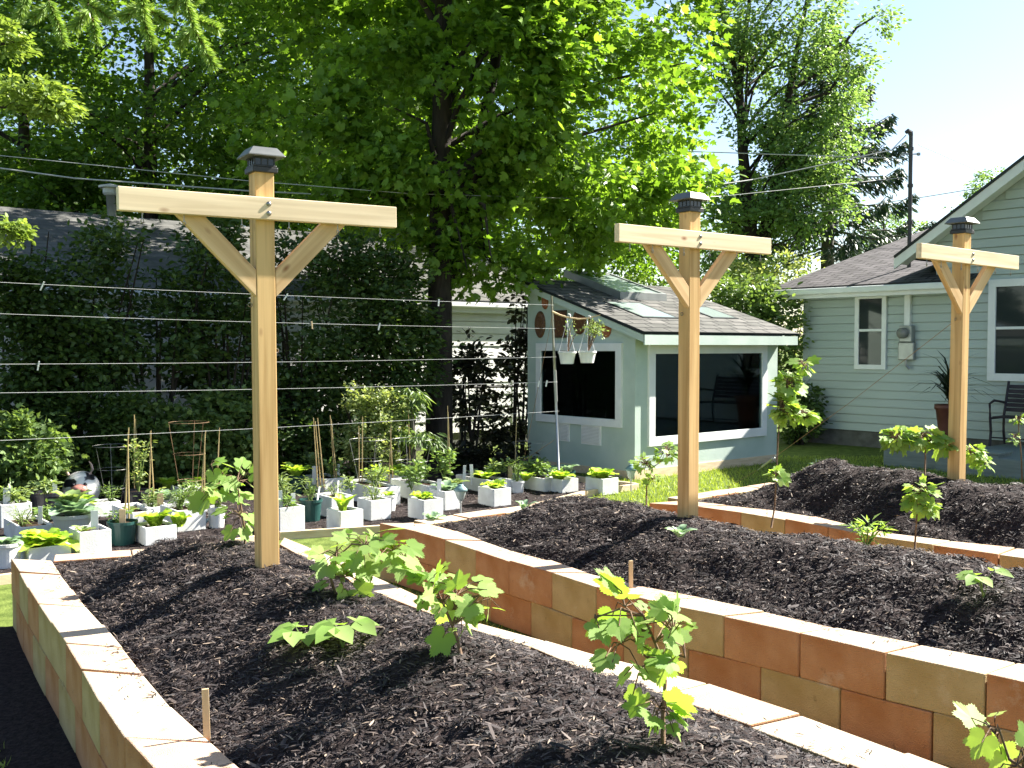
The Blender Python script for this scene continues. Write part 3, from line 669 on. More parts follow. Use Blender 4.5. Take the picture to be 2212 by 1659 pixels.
# --- green house on the right: local x along U, y along V
HP = at(1741, 955, 0); HA = math.atan2(-.757, .65)
house = empty('green_house', HP, HA, 'pale green lap sided house with grey shingle roof and white windows at right', 'house')
HMi = Matrix.Translation(HP) @ Matrix.Rotation(HA, 4, 'Z'); HMv = HMi.inverted()
def on_house(px, py): q = HMv @ hit(px, py, HP, V); return q.x, q.z
zb = on_house(1742, 922)[1]; ze = 2.50
lap_wall(house, 0, 2.3, zb, ze, M['mint2'], .135)
gx = 2.12; gz = 3.12; gs = .66
lap_wall(house, 2.3, 10.3, zb, 6.2, M['mint2'], .135, 'gable_wall', top=lambda x: min(gz + (x - gx) * gs, gz + (10.5 - x) * gs))
m = MB(); m.face([(0, 0, zb), (0, 7, zb), (0, 7, ze + 1.2), (0, 0, ze)]); m.face([(0, 7, zb), (10.3, 7, zb), (10.3, 7, 4), (0, 7, 4)]); m.face([(10.3, 0, zb), (10.3, 7, zb), (10.3, 7, gz), (10.3, 0, gz)]); m.build('rear_wall', M['mint2'], house)
m = MB(); m.bx(-.06, .05, -.03, .05, zb - .02, ze); m.build('corner_board', M['mint2'], house)
m = MB(); m.bx(.02, 10.3, .02, .2, -.05, zb + .01); m.bx(.02, .2, .2, 7, -.05, zb + .01); m.build('foundation', M['concrete'], house)
# wing roof
e0 = -.42; ex = -.50; wr = 2.62; rise = .27
zr = lambda y: wr + (y - e0) * rise
slope_slab(house, 'wing_roof', [M['shingle2'], M['dark_edge']], [(ex, e0, zr(e0)), (2.95, e0, zr(e0)), (2.95, 6.2, zr(6.2)), (ex + .2, 6.2, zr(6.2))], .04)
m = MB(); m.bx(ex + .02, 2.9, e0 + .01, e0 + .035, wr - .19, wr - .045); m.bx(ex + .02, ex + .045, e0 + .035, .0, wr - .19, wr - .045); m.build('fascia', M['trim'], house)
m = MB(); m.bx(ex + .0, 2.9, e0 - .075, e0 + .008, wr - .13, wr - .03); m.build('gutter', M['trim'], house, bevel=.02)
m = MB(); m.bx(ex + .045, 2.9, e0 + .036, -.03, wr - .18, wr - .165); m.build('soffit', M['trim'], house)
# main gable roof with barge board
gt = lambda x: gz + (x - gx) * gs
gp0 = (1.80, gt(1.80)); gk = (gx + 10.5) / 2; gp1 = (gk, gt(gk))
slope_slab(house, 'main_roof', [M['shingle2'], M['dark_edge']], [(gp0[0], 7.2, gp0[1] + .12), (gp0[0], -.45, gp0[1] + .12), (gp1[0], -.45, gp1[1] + .12), (gp1[0], 7.2, gp1[1] + .12)], .04)
slope_slab(house, 'main_roof', [M['shingle2'], M['dark_edge']], [(10.75, -.45, gp0[1] + .12), (10.75, 7.2, gp0[1] + .12), (gp1[0] + .02, 7.2, gp1[1] + .12), (gp1[0] + .02, -.45, gp1[1] + .12)], .04)
m = MB()
def barge(xa_, za, xb_, zb_):
    m.hexa([(xa_, -.43, za - .08), (xb_, -.43, zb_ - .08), (xb_, -.39, zb_ - .08), (xa_, -.39, za - .08), (xa_, -.43, za + .08), (xb_, -.43, zb_ + .08), (xb_, -.39, zb_ + .08), (xa_, -.39, za + .08)])
barge(gp0[0], gp0[1], gp1[0] - .004, gp1[1]); barge(gp1[0] + .004, gp1[1], 10.75, gp0[1]); m.build('barge_board', M['trim'], house)
m = MB(); m.face([(2.3, .014, 2.4), (10.3, .014, 2.4), (10.3, .014, gt(2.2)), (gp1[0], .014, gp1[1] + .06), (2.2, .014, gt(2.2) + .06)]); m.build('gable_wall', M['mint2'], house)
m = MB(); m.face([(gp0[0], -.385, gp0[1] - .0), (gp1[0], -.385, gp1[1] - .0), (gp1[0], -.02, gp1[1] - .0), (gp0[0], -.02, gp0[1] - .0)]); m.build('soffit', M['trim'], house)
# windows
a = on_house(1849, 797); b = on_house(1919, 634)
w = frame_window(house, b[0] - a[0], b[1] - a[1], .035, .075, M['trim'], M['glass'], True, blind=True); w.location = (a[0], -.03, a[1])
a = on_house(2136, 822); b = on_house(2236, 600)
w = frame_window(house, max(1.25, b[0] - a[0]), b[1] - a[1], .04, .11, M['trim'], M['glass'], True, blind=True); w.location = (a[0], -.03, a[1])
# service: conduit and meter
x, z = on_house(1964, 742)
m = MB(); m.bx(x - .045, x + .045, -.085, -.017, z + .25, 2.45); m.build('conduit', M['trim'], house)
mt = empty('electric_meter', HMi @ Vector((x, -.09, z)), HA, 'grey electric meter with round glass face on the green siding', 'meter')
m = MB(); m.bx(-.13, .13, -.02, .07, -.26, .02); m.bx(-.10, .11, -.05, .07, .02, .28); m.build('meter_box', M['grey_metal'], mt, bevel=.015)
m = MB(); m.lathe([(.085, 0), (.085, .07), (.06, .10), (0.001, .11)], 20); o = m.build('meter_dial', M['dialglass'], mt, True); o.location = (-.02, -.05, .16); o.rotation_euler = (R(90), 0, 0)
m = MB(); m.tube([(0, .0, -.26), (0, 0, -.34), (.05, .02, -.40)], .022, 6); m.build('pipe', M['grey_metal'], mt)
# mast on the roof
p = HMi @ Vector((1.72, 1.15, 0)); zt = (748 - 285) / F * p.y + EYE; q = atY(1968, 285, p.y); p.x = q.x
mast = empty('service_mast', (p.x, p.y, 0), 0, 'dark steel service mast rising from the wing roof with wires', 'mast')
m = MB(); m.tube([(0, 0, 2.6), (0, 0, q.z - .05)], .033, 10)
for zz in (q.z - .9, q.z - .3, q.z - 1.5): m.tube([(0, 0, zz), (0, 0, zz + .05)], .047, 10)
m.build('pipe', M['mast'], mast)
m = MB(); m.tube([(0, 0, q.z - .06), (-.01, 0, q.z - .01), (-.05, 0, q.z + .015), (-.085, 0, q.z - .01)], [.036, .045, .042, .03], 8); m.build('weatherhead', M['mast'], mast)
m = MB()
for s in (-1, 1): m.tube([(0, 0, q.z - .36), (s * .13, 0, q.z - .36)], .012, 5); m.lathe([(.0, -.03), (.03, -.02), (.03, .02), (0, .03)], 8, (s * .13, 0, q.z - .36))
m.build('bracket', M['grey_metal'], mast)
MASTTOP = Vector((p.x, p.y, q.z))

# --- neighbour's white house behind the trees on the left
NP = atY(1050, 748, 16.8); NP.z = 0; NA = math.atan2(.65, .757)
nh = empty('white_house', NP, NA, 'white sided house with long grey roof behind the big tree and hedge', 'house')
NMv = (Matrix.Translation(NP) @ Matrix.Rotation(NA, 4, 'Z')).inverted()
lap_wall(nh, -13, 3.4, .25, 2.30, M['white_wall'], .2)
m = MB(); m.face([(3.4, 0, .25), (3.4, 7, .25), (3.4, 7, 2.3), (3.4, 0, 2.3)]); m.face([(-13, 7, .25), (-13, 0, .25), (-13, 0, 2.3), (-13, 7, 2.3)]); m.face([(3.4, 7, .25), (-13, 7, .25), (-13, 7, 2.3), (3.4, 7, 2.3)]); m.build('rear_wall', M['white_wall'], nh)
m = MB(); m.bx(-13, 3.4, .01, .2, -.05, .25); m.build('foundation', M['concrete'], nh)
re, rr_, hr = -.13, 3.5, 3.72
slope_slab(nh, 'roof', [M['shingle3'], M['dark_edge']], [(-13.3, re, 2.38), (3.8, re, 2.38), (1.2, rr_, hr), (-13.3, rr_, hr)], .04)
slope_slab(nh, 'roof', [M['shingle3'], M['dark_edge']], [(3.8, 7.4, 2.38), (-13.3, 7.4, 2.38), (-13.3, rr_ + .01, hr), (1.2, rr_ + .01, hr)], .04)
m = MB(); m.face([(3.8, re, 2.38), (3.8, 7.4, 2.38), (1.2, rr_, hr)]); m.build('hip_roof', M['shingle3'], nh)
m = MB(); m.face([(-13.0, 0, 2.3), (-13, 7, 2.3), (-13, 3.5, hr - .05)]); m.build('gable_wall', M['white_wall'], nh)
m = MB(); m.bx(-13.3, 3.8, re + .01, re + .035, 2.18, 2.335); m.bx(-13.2, 3.7, re + .036, -.04, 2.27, 2.285); m.build('fascia', M['white_wall'], nh)
m = MB(); m.bx(-13.3, 3.8, re - .06, re + .008, 2.26, 2.345); m.build('gutter', M['trim'], nh, bevel=.02)
for xx in (.55, 3.3): 
    m = MB(); m.bx(xx, xx + .02, -.03, 0, .3, 2.2); m.build('seam_strip', M['trim'], nh)
for xx, ww, hh in ((.95, .75, .85), (-6.8, .9, 1.05), (-4.4, .7, 1.0), (-9.4, .9, 1.05)):
    w = frame_window(nh, ww, hh, .035, .07, M['trim'], M['glass'], True); w.location = (xx, -.012, 1.0)
q = atY(238, 402, 13.2); b = NMv @ q
vp = empty('vent_pipe', (q.x, q.y, 0), 0, 'grey metal vent pipe with round cap on the far left roof', 'vent pipe')
m = MB(); m.tube([(.05, 0, q.z - .95), (0, 0, q.z - .10)], .055, 14); m.build('pipe', M['grey_metal'], vp, True)
m = MB(); m.lathe([(.075, -.12), (.09, -.09), (.09, -.03), (.14, -.025), (.14, .0), (.02, .03)], 16, (0, 0, q.z)); m.build('rain_cap', M['cable'], vp)
# chain link fence in front of it
fa = Vector((-1.55, 14.35, 0)); fb = Vector((.35, 15.55, 0)); fl = (fb - fa).length
fence = empty('chain_link_fence', fa, math.atan2(fb.y - fa.y, fb.x - fa.x), 'chain link fence with dark top rail before the white house', 'fence')
m = MB(); m.tube([(-.3, 0, 1.04), (fl, 0, 1.04)], .022, 8); m.build('top_rail', M['mast'], fence)
for x in (.0, .95, fl - .05): m = MB(); m.tube([(x, 0, 0), (x, 0, 1.08)], .028, 8); m.build('fence_post', M['chainlink'], fence)
m = MB(); s = .062; nn = int(fl / s); H = 1.02
for k in range(-int(H / s) - 1, nn):
    for sg in (1, -1):
        x0 = k * s if sg > 0 else k * s + H; x1 = x0 + sg * H; z0, z1 = .03, H
        pa, pb = [x0, z0], [x1, z1]
        def clip(p, q):
            for lim, hi in ((0, False), (fl, True)):
                if (p[0] > lim) == hi and p[0] != lim:
                    f = (lim - p[0]) / (q[0] - p[0]); p = [lim, p[1] + f * (q[1] - p[1])] if 0 <= f <= 1 else None
                    if p is None: return None
            return p
        c1 = clip(pa, pb); c2 = clip(pb, pa) if c1 else None
        if c1 and c2 and abs(c1[0] - c2[0]) > .02: m.tube([(c1[0], .003 * sg, c1[1]), (c2[0], .003 * sg, c2[1])], .0026, 3, cap=False)
m.build('chain_mesh', M['chainlink'], fence)
# raised deck, planter box and bench by the green house
dp = empty('wooden_deck', at(2040, 1020, 0), HA, 'low grey wooden deck along the green house wall', 'deck')
m = MB(); 
for k in range(14): m.bx(-.1, 6, .0 + k * .142, .136 + k * .142, .2, .235)
m.build('deck_boards', M['deckwood'], dp)
m = MB(); m.bx(-.1, 6, -.035, -.003, -.02, .228); m.bx(-.13, -.103, -.0, 1.98, -.02, .225); m.build('skirt_board', M['deckwood'], dp)
o = MB(); o.bx(0, 1.55, 0, .38, 0, .27); o.bx(-.02, 1.57, -.02, .4, .27, .30)
po = o.build('wooden_planter', M['deckwood'], bevel=.006); p = at(1908, 1006, .0); po.location = p; po.rotation_euler = (0, 0, HA); tag(po, 'long low grey wooden planter box at the end of the deck', 'planter')
bp = atY(2130, 967, 14.3); bench = empty('garden_bench', (bp.x + .05, bp.y, .235), HA, 'dark slatted garden bench on the deck under the big window', 'bench')
m = MB()
for k in range(6): m.bx(.02, 1.25, .02 + k * .075, .085 + k * .075, .40, .42)
m.build('seat', M['benchwood'], bench)
m = MB()
for k in range(6): m.box((.635, .47 + k * .018, .50 + k * .065), (1.23, .016, .055), 0, Matrix.Rotation(R(-14), 3, 'X'))
m.build('backrest', M['benchwood'], bench)
for x in (0, 1.27):
    m = MB(); m.tube([(x, .0, 0), (x, .03, .2), (x, .0, .40), (x, -.02, .60), (x, .12, .64), (x, .45, .60)], .018, 6); m.tube([(x, .48, 0), (x, .43, .2), (x, .44, .42), (x, .58, .9)], .018, 6); m.tube([(x, 0, .39), (x, .46, .39)], .015, 6)
    m.build('arm_frame', M['benchwood'], bench)
m = MB(); m.tube([(0, .05, .12), (1.27, .05, .12)], .01, 6); m.build('stretcher', M['benchwood'], bench)
pp = atY(2050, 962, 14.1); pot = empty('tall_pot', (pp.x, pp.y, .235), 0, 'tall tapered red brown pot on the deck beside the bench', 'pot')
m = MB(); m.lathe([(.0, 0), (.12, 0), (.145, .25), (.18, .52), (.2, .54), (.2, .60), (.17, .60), (.165, .55), (0, .55)], 20); m.build('pot_body', M['redpot'], pot, True)
g = np.random.default_rng(3); n = 60; A = g.normal(size=(n, 3)); A[:, 2] = np.abs(A[:, 2]) * .9 + .35
dr = empty('dracaena_plant', (pp.x, pp.y, .79), 0, 'dark spiky dracaena plant in the tall pot by the bench', 'plant')
m = MB(); m.tube([(0, 0, -.04), (0, 0, .25)], .02, 6); m.build('stem', M['vinewood'], dr)
C = np.zeros((n, 3)); C[:, 2] = g.uniform(.05, .28, n)
DRAC = ([(0, .02, 0), (0, -.02, 0), (.35, -.028, .1), (.7, -.02, .02), (1, 0, -.28), (.7, .02, .02), (.35, .028, .1)], [(0, 1, 2, 6), (6, 2, 3, 5), (5, 3, 4)])
leaf_obj('leaves', C, A, np.tile([0, 0, 1.], (n, 1)) + g.normal(size=(n, 3)) * .1, g.uniform(.45, .72, n), DRAC, M['lf_draca'], dr)
# ------------------------------------------------------------------ container garden
BA = R(38)     # the boxes stand square to the beds
def box_planter(p, wx, wy, h, lab, rz=0, t=.018):
    o = MB()
    o.bx(-wx / 2, wx / 2, -wy / 2, -wy / 2 + t, 0, h); o.bx(-wx / 2, wx / 2, wy / 2 - t, wy / 2, 0, h)
    o.bx(-wx / 2, -wx / 2 + t, -wy / 2 + t, wy / 2 - t, 0, h); o.bx(wx / 2 - t, wx / 2, -wy / 2 + t, wy / 2 - t, 0, h); o.bx(-wx / 2 + t, wx / 2 - t, -wy / 2 + t, wy / 2 - t, 0, .02)
    b = o.build('planter_box', M['white_pl'], bevel=.004); b.location = p; b.rotation_euler = (0, 0, BA + rz)
    tag(b, lab, 'planter box', 'white planter boxes in the container garden')
    s = MB(); nx, ny = 8, max(8, int(8 * wy / wx))
    s.grid([[(-wx / 2 + t + (wx - 2 * t) * i / nx, -wy / 2 + t + (wy - 2 * t) * j / ny, h - .028 + .012 * noise.noise(Vector((i * .8 + p[0] * 9, j * .8, 3)))) for j in range(ny + 1)] for i in range(nx + 1)])
    s.build('soil', M['soil'], b, True); return b
def round_pot(p, d, h, mat, name, lab, cat, taper=.78, group=None):
    r = d / 2; m = MB()
    m.lathe([(0, 0), (r * taper, 0), (r * .96, h * .86), (r * .97, h * .87), (r * 1.05, h * .875), (r * 1.05, h), (r * .95, h), (r * .92, h * .85)], 28)
    b = m.build(name, mat, smooth=False); b.location = p; tag(b, lab, cat, group)
    s = MB(); s.disc(r * .93, h * .88, 20); s.build('soil', M['soil'], b); return b

def ruff(mb, c, az, el, L, Wd, rn, bend=1.0, ru=.25, cup=.3, nl=6, nw=4):
    """one broad ruffled leaf as a grid"""
    c = Vector(c); P = []
    for i in range(nl + 1):
        u = i / nl; e = el - bend * u * u
        if i: pos = pos + Vector((math.cos(az) * math.cos(e), math.sin(az) * math.cos(e), math.sin(e))) * (L / nl)
        else: pos = c.copy()
        w = Wd * (math.sin(math.pi * min(1, .10 + u * .83)) ** .7); row = []
        up = Vector((-math.cos(az) * math.sin(e), -math.sin(az) * math.sin(e), math.cos(e))); sd = Vector((-math.sin(az), math.cos(az), 0))
        for j in range(nw + 1):
            v = j / nw * 2 - 1
            row.append(pos + sd * (v * w / 2) + up * (cup * abs(v) ** 1.5 * w * .5 + ru * w * abs(v) * math.sin(u * 13 + v * 3 + rn * 20) * .5))
        P.append(row)
    mb.grid(P)
def lettuce(p, r, lab, mat='lf_lettuce', n=22, up=.75, ru=.3, wid=.62, seed=0, group='leafy greens in the planters', cat='lettuce', name='lettuce', bend=1.0, cup=.3):
    rn = random.Random(seed); mb = MB(); r *= .95 if mat == 'lf_lettuce' else .85; up += .2; n = int(n * 1.25)
    for k in range(n):
        f = k / n; el = up + (1.35 - up) * f + rn.uniform(-.12, .12); L = r * (1.05 - .35 * f) * rn.uniform(.85, 1.15)
        ruff(mb, (rn.uniform(-.01, .01), rn.uniform(-.01, .01), .0), k * 2.4 + rn.uniform(-.3, .3), el, L, L * wid * rn.uniform(.85, 1.2), rn.random(), bend * rn.uniform(.7, 1.2), ru, cup)
    o = mb.build(name, M[mat], smooth=True); o.location = p
    return tag(o, lab, cat, group)
def bushy(p, h, r, n, ls, lab, mat='lf_tomato', seed=0, tmpl=OVATE, stems=5, name='seedling_plant', cat='plant', group='young plants in the planters', z0=.15):
    g = np.random.default_rng(seed); rt = empty(name, p, 0, lab, cat, group); m = MB(); C = []; A = []
    for k in range(stems):
        a = g.uniform(0, 6.28); rr = r * g.uniform(.3, 1); hh = h * g.uniform(.7, 1)
        e = Vector((math.cos(a) * rr, math.sin(a) * rr, hh)); m.tube([(0, 0, -.02), e * .5 + Vector((0, 0, h * .12)), e], [.006, .004, .002], 5)
        for q in range(n // stems):
            u = g.uniform(z0, 1.02); b = Vector((0, 0, 0)).lerp(e, u) + Vector((0, 0, h * .12 * math.sin(math.pi * u)))
            d = g.normal(size=3); d[2] = d[2] * .4; C.append(np.array(b) + d * .18 * r * (1.2 - .4 * u)); A.append(d + np.array([0, 0, .15]))
    m.build('stem', M['stemgreen'], rt)
    C = np.array(C); A = np.array(A)
    leaf_obj('leaves', C, A, np.tile([0, 0, 1.], (len(C), 1)) + g.normal(size=C.shape) * .4, g.uniform(.7, 1.2, len(C)) * ls, tmpl, M[mat], rt)
    return rt
def tagstick(p, lab, h=.15, w=.035, rz=0, tilt=0):
    m = MB(); m.bx(-w / 2, w / 2, -.0015, .0015, -.05, h); o = m.build('plant_label', M['label'], bevel=.0007); o.location = p; o.rotation_euler = (R(tilt), R(tilt * .6), BA - R(15) + rz)
    tag(o, lab, 'plant label', 'white plant labels in the planters')

# (px centre, py bottom, kind, size..., label) — positions read from the photograph onto the ground
def gpt(px, py, off=.13):
    p = at(px, py, 0.006); d = Vector((p.x, p.y, 0)).normalized() * off; return p + d
G = {}
def BX(key, px, py, wx, wy, h, lab, off=.13, rz=0): p = gpt(px, py, off); box_planter(p, wx, wy, h, lab, rz); G[key] = (p, h)
def PT(key, px, py, d, h, mat, name, lab, cat='pot', tp=.8, group='round pots in the container garden'): p = gpt(px, py, d / 2); round_pot(p, d, h, M[mat], name, lab, cat, tp, group); G[key] = (p, h)
BX('C', 195, 1202, .24, .30, .20, 'white planter box right behind the front bed corner, with a wide tag')
BX('B', 96, 1218, .30, .34, .13, 'low white planter box under the biggest lettuce at far left', .16)
BX('G', 62, 1172, .26, .62, .15, 'long low white planter box at the left edge of the garden', .2)
BX('H', 28, 1138, .26, .30, .21, 'white planter box at the left edge beside the black tub')
BX('J', 205, 1118, .42, .22, .14, 'white planter box in front of the spotted cow ball', .1)
BX('L', 292, 1136, .24, .60, .14, 'low white planter box between the green pot and the dark tub', .2)
BX('L2', 335, 1130, .24, .28, .15, 'small white planter box with a tilted grey tag, right of the dark tub')
BX('M', 392, 1082, .24, .56, .15, 'white planter box at the back holding two bright lettuces', .2)
BX('N', 400, 1108, .26, .50, .15, 'white planter box with blue green kale behind the vine', .2)
BX('O', 395, 1146, .26, .44, .19, 'white planter box of feathery carrot tops behind the front mound', .16)
BX('F', 335, 1176, .26, .30, .15, 'white planter box hidden under lettuce at the crest of the front mound')
BX('S', 703, 1063, .26, .48, .16, 'white planter box at the back with two tags and bamboo canes', .17)
BX('T', 618, 1150, .24, .26, .22, 'white planter box right beside the nearest T-post')
BX('V', 722, 1118, .24, .34, .20, 'white planter box behind the green pot with the rosemary', .15)
BX('V2', 800, 1092, .26, .78, .19, 'long white planter box with carrot tops in the middle of the garden', .3)
BX('W', 745, 1153, .225, .26, .20, 'white planter box nearest the path, holding an upright romaine')
BX('X', 808, 1124, .22, .26, .19, 'white planter box between the romaine box and the white bucket')
BX('Z', 919, 1123, .22, .28, .19, 'white planter box holding a curly lettuce before the glass solar light')
BX('AA', 962, 1102, .20, .28, .19, 'white planter box with a cabbage, left of the glass solar light')
BX('AC', 905, 1084, .26, .74, .18, 'long white planter box filled with dark tomato seedlings', .28)
BX('AC2', 852, 1056, .24, .60, .16, 'white planter box at the back under yellow green leaves', .22)
BX('AD', 1045, 1066, .26, .74, .15, 'long white planter box with bright greens left of the white pot', .28)
BX('AE', 1068, 1094, .22, .28, .18, 'white planter box with curly lettuce at the edge of the middle mound')
BX('AG', 1157, 1061, .26, .64, .15, 'long white planter box below the steel pole', .25)
BX('AH', 1213, 1064, .24, .30, .15, 'white planter box with yellow green lettuce in front of the shed wall')
BX('AI', 1300, 1069, .24, .28, .18, 'white planter box standing alone by the shed corner')
PT('A', 14, 1230, .22, .18, 'white_pl', 'white_pot', 'round white pot at the left edge behind the front bed')
PT('D', 158, 1178, .32, .24, 'grey_tub', 'grey_tub', 'round grey tub under a big blue green cabbage', 'tub')
PT('E', 265, 1180, .235, .19, 'green_pot', 'green_pot', 'dark green pot with a brown tag behind the front mound')
PT('I', 103, 1122, .31, .24, 'black_pl', 'black_tub', 'large black tub left of the spotted cow ball', 'tub', .85)
PT('K', 297, 1106, .27, .20, 'black_pl', 'black_tub', 'black tub with tall bamboo canes right of the cow ball', 'tub', .85)
PT('Q', 468, 1142, .16, .19, 'white_pl', 'white_pot', 'round white pot left of the nearest T-post')
PT('R', 640, 1068, .175, .20, 'green_pot', 'green_pot', 'tall dark green pot of lettuce at the back right of the nearest post', tp=.7)
PT('U', 671, 1128, .215, .20, 'green_pot', 'green_pot', 'dark green pot with rosemary beside the nearest T-post')
PT('Y', 839, 1106, .165, .16, 'white_pl', 'white_pot', 'round white pot shaded on its left, right of the romaine box')
PT('AF', 1118, 1066, .155, .13, 'white_pl', 'white_pot', 'round white pot with rosemary at the far end of the mound')
PT('AB', 978, 1078, .20, .15, 'green_pot', 'green_pot', 'low green pot behind the glass solar light')
PT('AJ', 1227, 1050, .17, .17, 'green_pot', 'green_pot', 'dark green pot at the right end under the steel pole')
def top(k, dx=0, dy=0, dz=-.035): p, h = G[k]; return (p.x + dx, p.y + dy, p.z + h + dz)
# plants in them
lettuce(top('B'), .25, 'biggest bright green lettuce, at far left behind the wall', n=22, up=.25, ru=.22, wid=.75, seed=1)
lettuce(top('F'), .19, 'upright bright green lettuce showing over the crest of the front mound', n=16, up=.8, wid=.7, seed=2); 
lettuce(top('F', .18, .05), .15, 'smaller lettuce head right of the one over the mound crest', n=12, up=.95, wid=.75, seed=3)
lettuce(top('J', -.10, -.05), .20, 'yellow green lettuce in front of the cow ball', n=14, up=.45, seed=4, ru=.15)
lettuce(top('M', -.12, -.08), .19, 'left of the two bright lettuces at the back', n=13, up=.5, seed=5, ru=.12)
lettuce(top('M', .12, .12), .18, 'right of the two bright lettuces at the back', n=13, up=.6, seed=6, ru=.12)
lettuce(top('R'), .26, 'tall leafy lettuce in the green pot at the back', n=20, up=.75, seed=7, ru=.18, wid=.42)
lettuce(top('W', -.02, 0), .20, 'upright narrow romaine in the nearest white box', n=17, up=.95, seed=8, ru=.12, wid=.36, bend=.7)
lettuce(top('Z', -.03, 0), .14, 'curly lettuce ball left of the glass solar light', n=22, up=.7, seed=9, ru=.5)
lettuce(top('AE'), .16, 'curly pale lettuce over the edge of the middle mound', n=20, up=.6, seed=10, ru=.4)
lettuce(top('AI'), .20, 'bright basil like lettuce in the box by the shed corner', n=26, up=.55, seed=11, ru=.3, wid=.7)
lettuce(top('AH', -.03, -.06), .20, 'yellow green lettuce before the shed gable wall', n=20, up=.6, seed=12, ru=.35)
lettuce(top('AD', .02, -.10), .19, 'bright romaine in the long box near the white pot', n=16, up=.7, seed=13, ru=.15, wid=.45)
lettuce(top('AC2', .05, -.1), .22, 'yellow green leafy clump at the back of the garden', n=22, up=.55, seed=14, ru=.3)
lettuce(top('AG', -.12, -.22), .16, 'yellow green clump at the left end of the box below the pole', n=14, up=.6, seed=15, ru=.3)
lettuce(top('D'), .30, 'big blue green cabbage in the grey tub', 'lf_cabbage', 18, .35, .12, .7, 16, cat='cabbage', name='cabbage')
lettuce(top('D', -.02, .02, .05), .22, 'young broccoli rising above the cabbage in the grey tub', 'lf_herb', 12, .8, .12, .6, 17, cat='broccoli', name='broccoli')
lettuce(top('A'), .15, 'grey green cabbage in the white pot at the left edge', 'lf_cabbage', 12, .45, .12, .75, 18, cat='cabbage', name='cabbage')
lettuce(top('C', -.03, -.06), .12, 'small broccoli seedling in the box with the wide tag', 'lf_herb', 8, .5, .1, .6, 19, cat='broccoli', name='broccoli')
lettuce(top('N', -.14, -.12), .20, 'blue green kale at the left end of its box', 'lf_cabbage', 13, .7, .3, .5, 20, cat='kale', name='kale')
lettuce(top('AA', .0, .02), .21, 'grey green cabbage with floppy leaves left of the glass solar light', 'lf_cabbage', 12, .45, .1, .6, 21, cat='cabbage', name='cabbage')
lettuce(top('AG', .16, .16), .22, 'grey green kale at the right end of the box below the pole', 'lf_cabbage', 14, .7, .2, .5, 22, cat='kale', name='kale')
lettuce(top('AB'), .19, 'dark cabbage spreading over the low green pot', 'lf_herb', 12, .35, .1, .55, 23, cat='cabbage', name='cabbage')
lettuce(top('AJ'), .19, 'blue green kale in the green pot under the pole', 'lf_cabbage', 10, .8, .2, .5, 24, cat='kale', name='kale')
lettuce(top('AD', -.1, .2), .17, 'darker leafy greens at the back of the long box', 'lf_herb', 13, .6, .3, .6, 25, cat='chard', name='chard')
lettuce(top('Y'), .10, 'small pale seedling in the shaded white pot', 'lf_lettuce', 9, .7, .3, .6, 26)
lettuce(top('L', -.02, -.1), .12, 'small floppy seedling in the low box by the green pot', 'lf_herb', 8, .5, .1, .6, 27, cat='squash', name='squash_seedling')
bushy(top('O', -.03, 0), .20, .15, 260, .05, 'feathery carrot tops behind the crest of the front mound', 'lf_tomato', 31, LANCE, 14)
bushy(top('V2', .05, -.05), .22, .17, 300, .045, 'feathery carrot tops in the middle of the long box', 'lf_herb', 32, LANCE, 14)
bushy(top('V2', -.15, -.28), .14, .1, 90, .05, 'pale leafy seedling at the near end of the long box', 'lf_herb', 33)
bushy(top('T', -.02, .12), .32, .16, 300, .05, 'lacy green plant right beside the nearest T-post', 'lf_herb', 34, LANCE, 10)
bushy(top('U'), .24, .10, 170, .035, 'young rosemary in the dark green pot', 'lf_tomato', 35, LANCE, 7)
bushy(top('AF'), .30, .13, 190, .04, 'rosemary with thin leaves in the far white pot', 'lf_tomato', 36, LANCE, 7)
bushy(top('X'), .18, .14, 120, .05, 'grey green herb in the box behind the romaine', 'lf_herb', 37, LANCE, 8)
for k, (dx, dy) in enumerate(((-.05, -.28), (-.02, -.05), (.02, .18))): bushy(top('AC', dx, dy), .25, .13, 130, .06, ('left', 'middle', 'right')[k] + ' tomato seedling in the long box of tomatoes', 'lf_tomato', 40 + k, OVATE, 6, name='tomato_seedling', cat='tomato', group='tomato seedlings in the long box')
bushy(top('G', -.02, -.05), .16, .14, 120, .05, 'thin sprouting plant in the long low box at the left edge', 'lf_herb', 44, LANCE, 8)
bushy(top('H', .05, 0), .17, .13, 120, .06, 'leafy sprout in the box beside the black tub', 'lf_herb', 45)
bushy(top('J', .13, .08), .20, .12, 110, .05, 'thin dark herb right of the cow ball', 'lf_tomato', 46, LANCE, 7)
bushy(top('L', .10, .12), .16, .12, 120, .05, 'yellowish herb behind the green pot', 'lf_herb', 47, LANCE, 8)
bushy(top('L2'), .20, .06, 36, .05, 'single thin stem seedling by the tilted grey tag', 'lf_herb', 48, OVATE, 3)
bushy(top('S', -.12, .1), .30, .15, 160, .06, 'leafy dark plant behind the two tags at the back', 'lf_herb', 49, OVATE, 7)
bushy(top('AC', .25, .35), .36, .18, 190, .07, 'tall broad leafed plant behind the glass solar light', 'lf_tomato', 50, OVATE, 6)
bushy(top('I', .0, .0), .16, .15, 90, .07, 'broad leafed seedling in the large black tub', 'lf_herb', 51, OVATE, 6)
bushy(top('AG', .0, .02), .24, .2, 240, .06, 'dense green herb in the middle of the box below the pole', 'lf_tomato', 52, OVATE, 9)
bushy(top('N', .08, .05), .14, .13, 110, .05, 'pale herb at the right end of the kale box', 'lf_herb', 53, OVATE, 7)
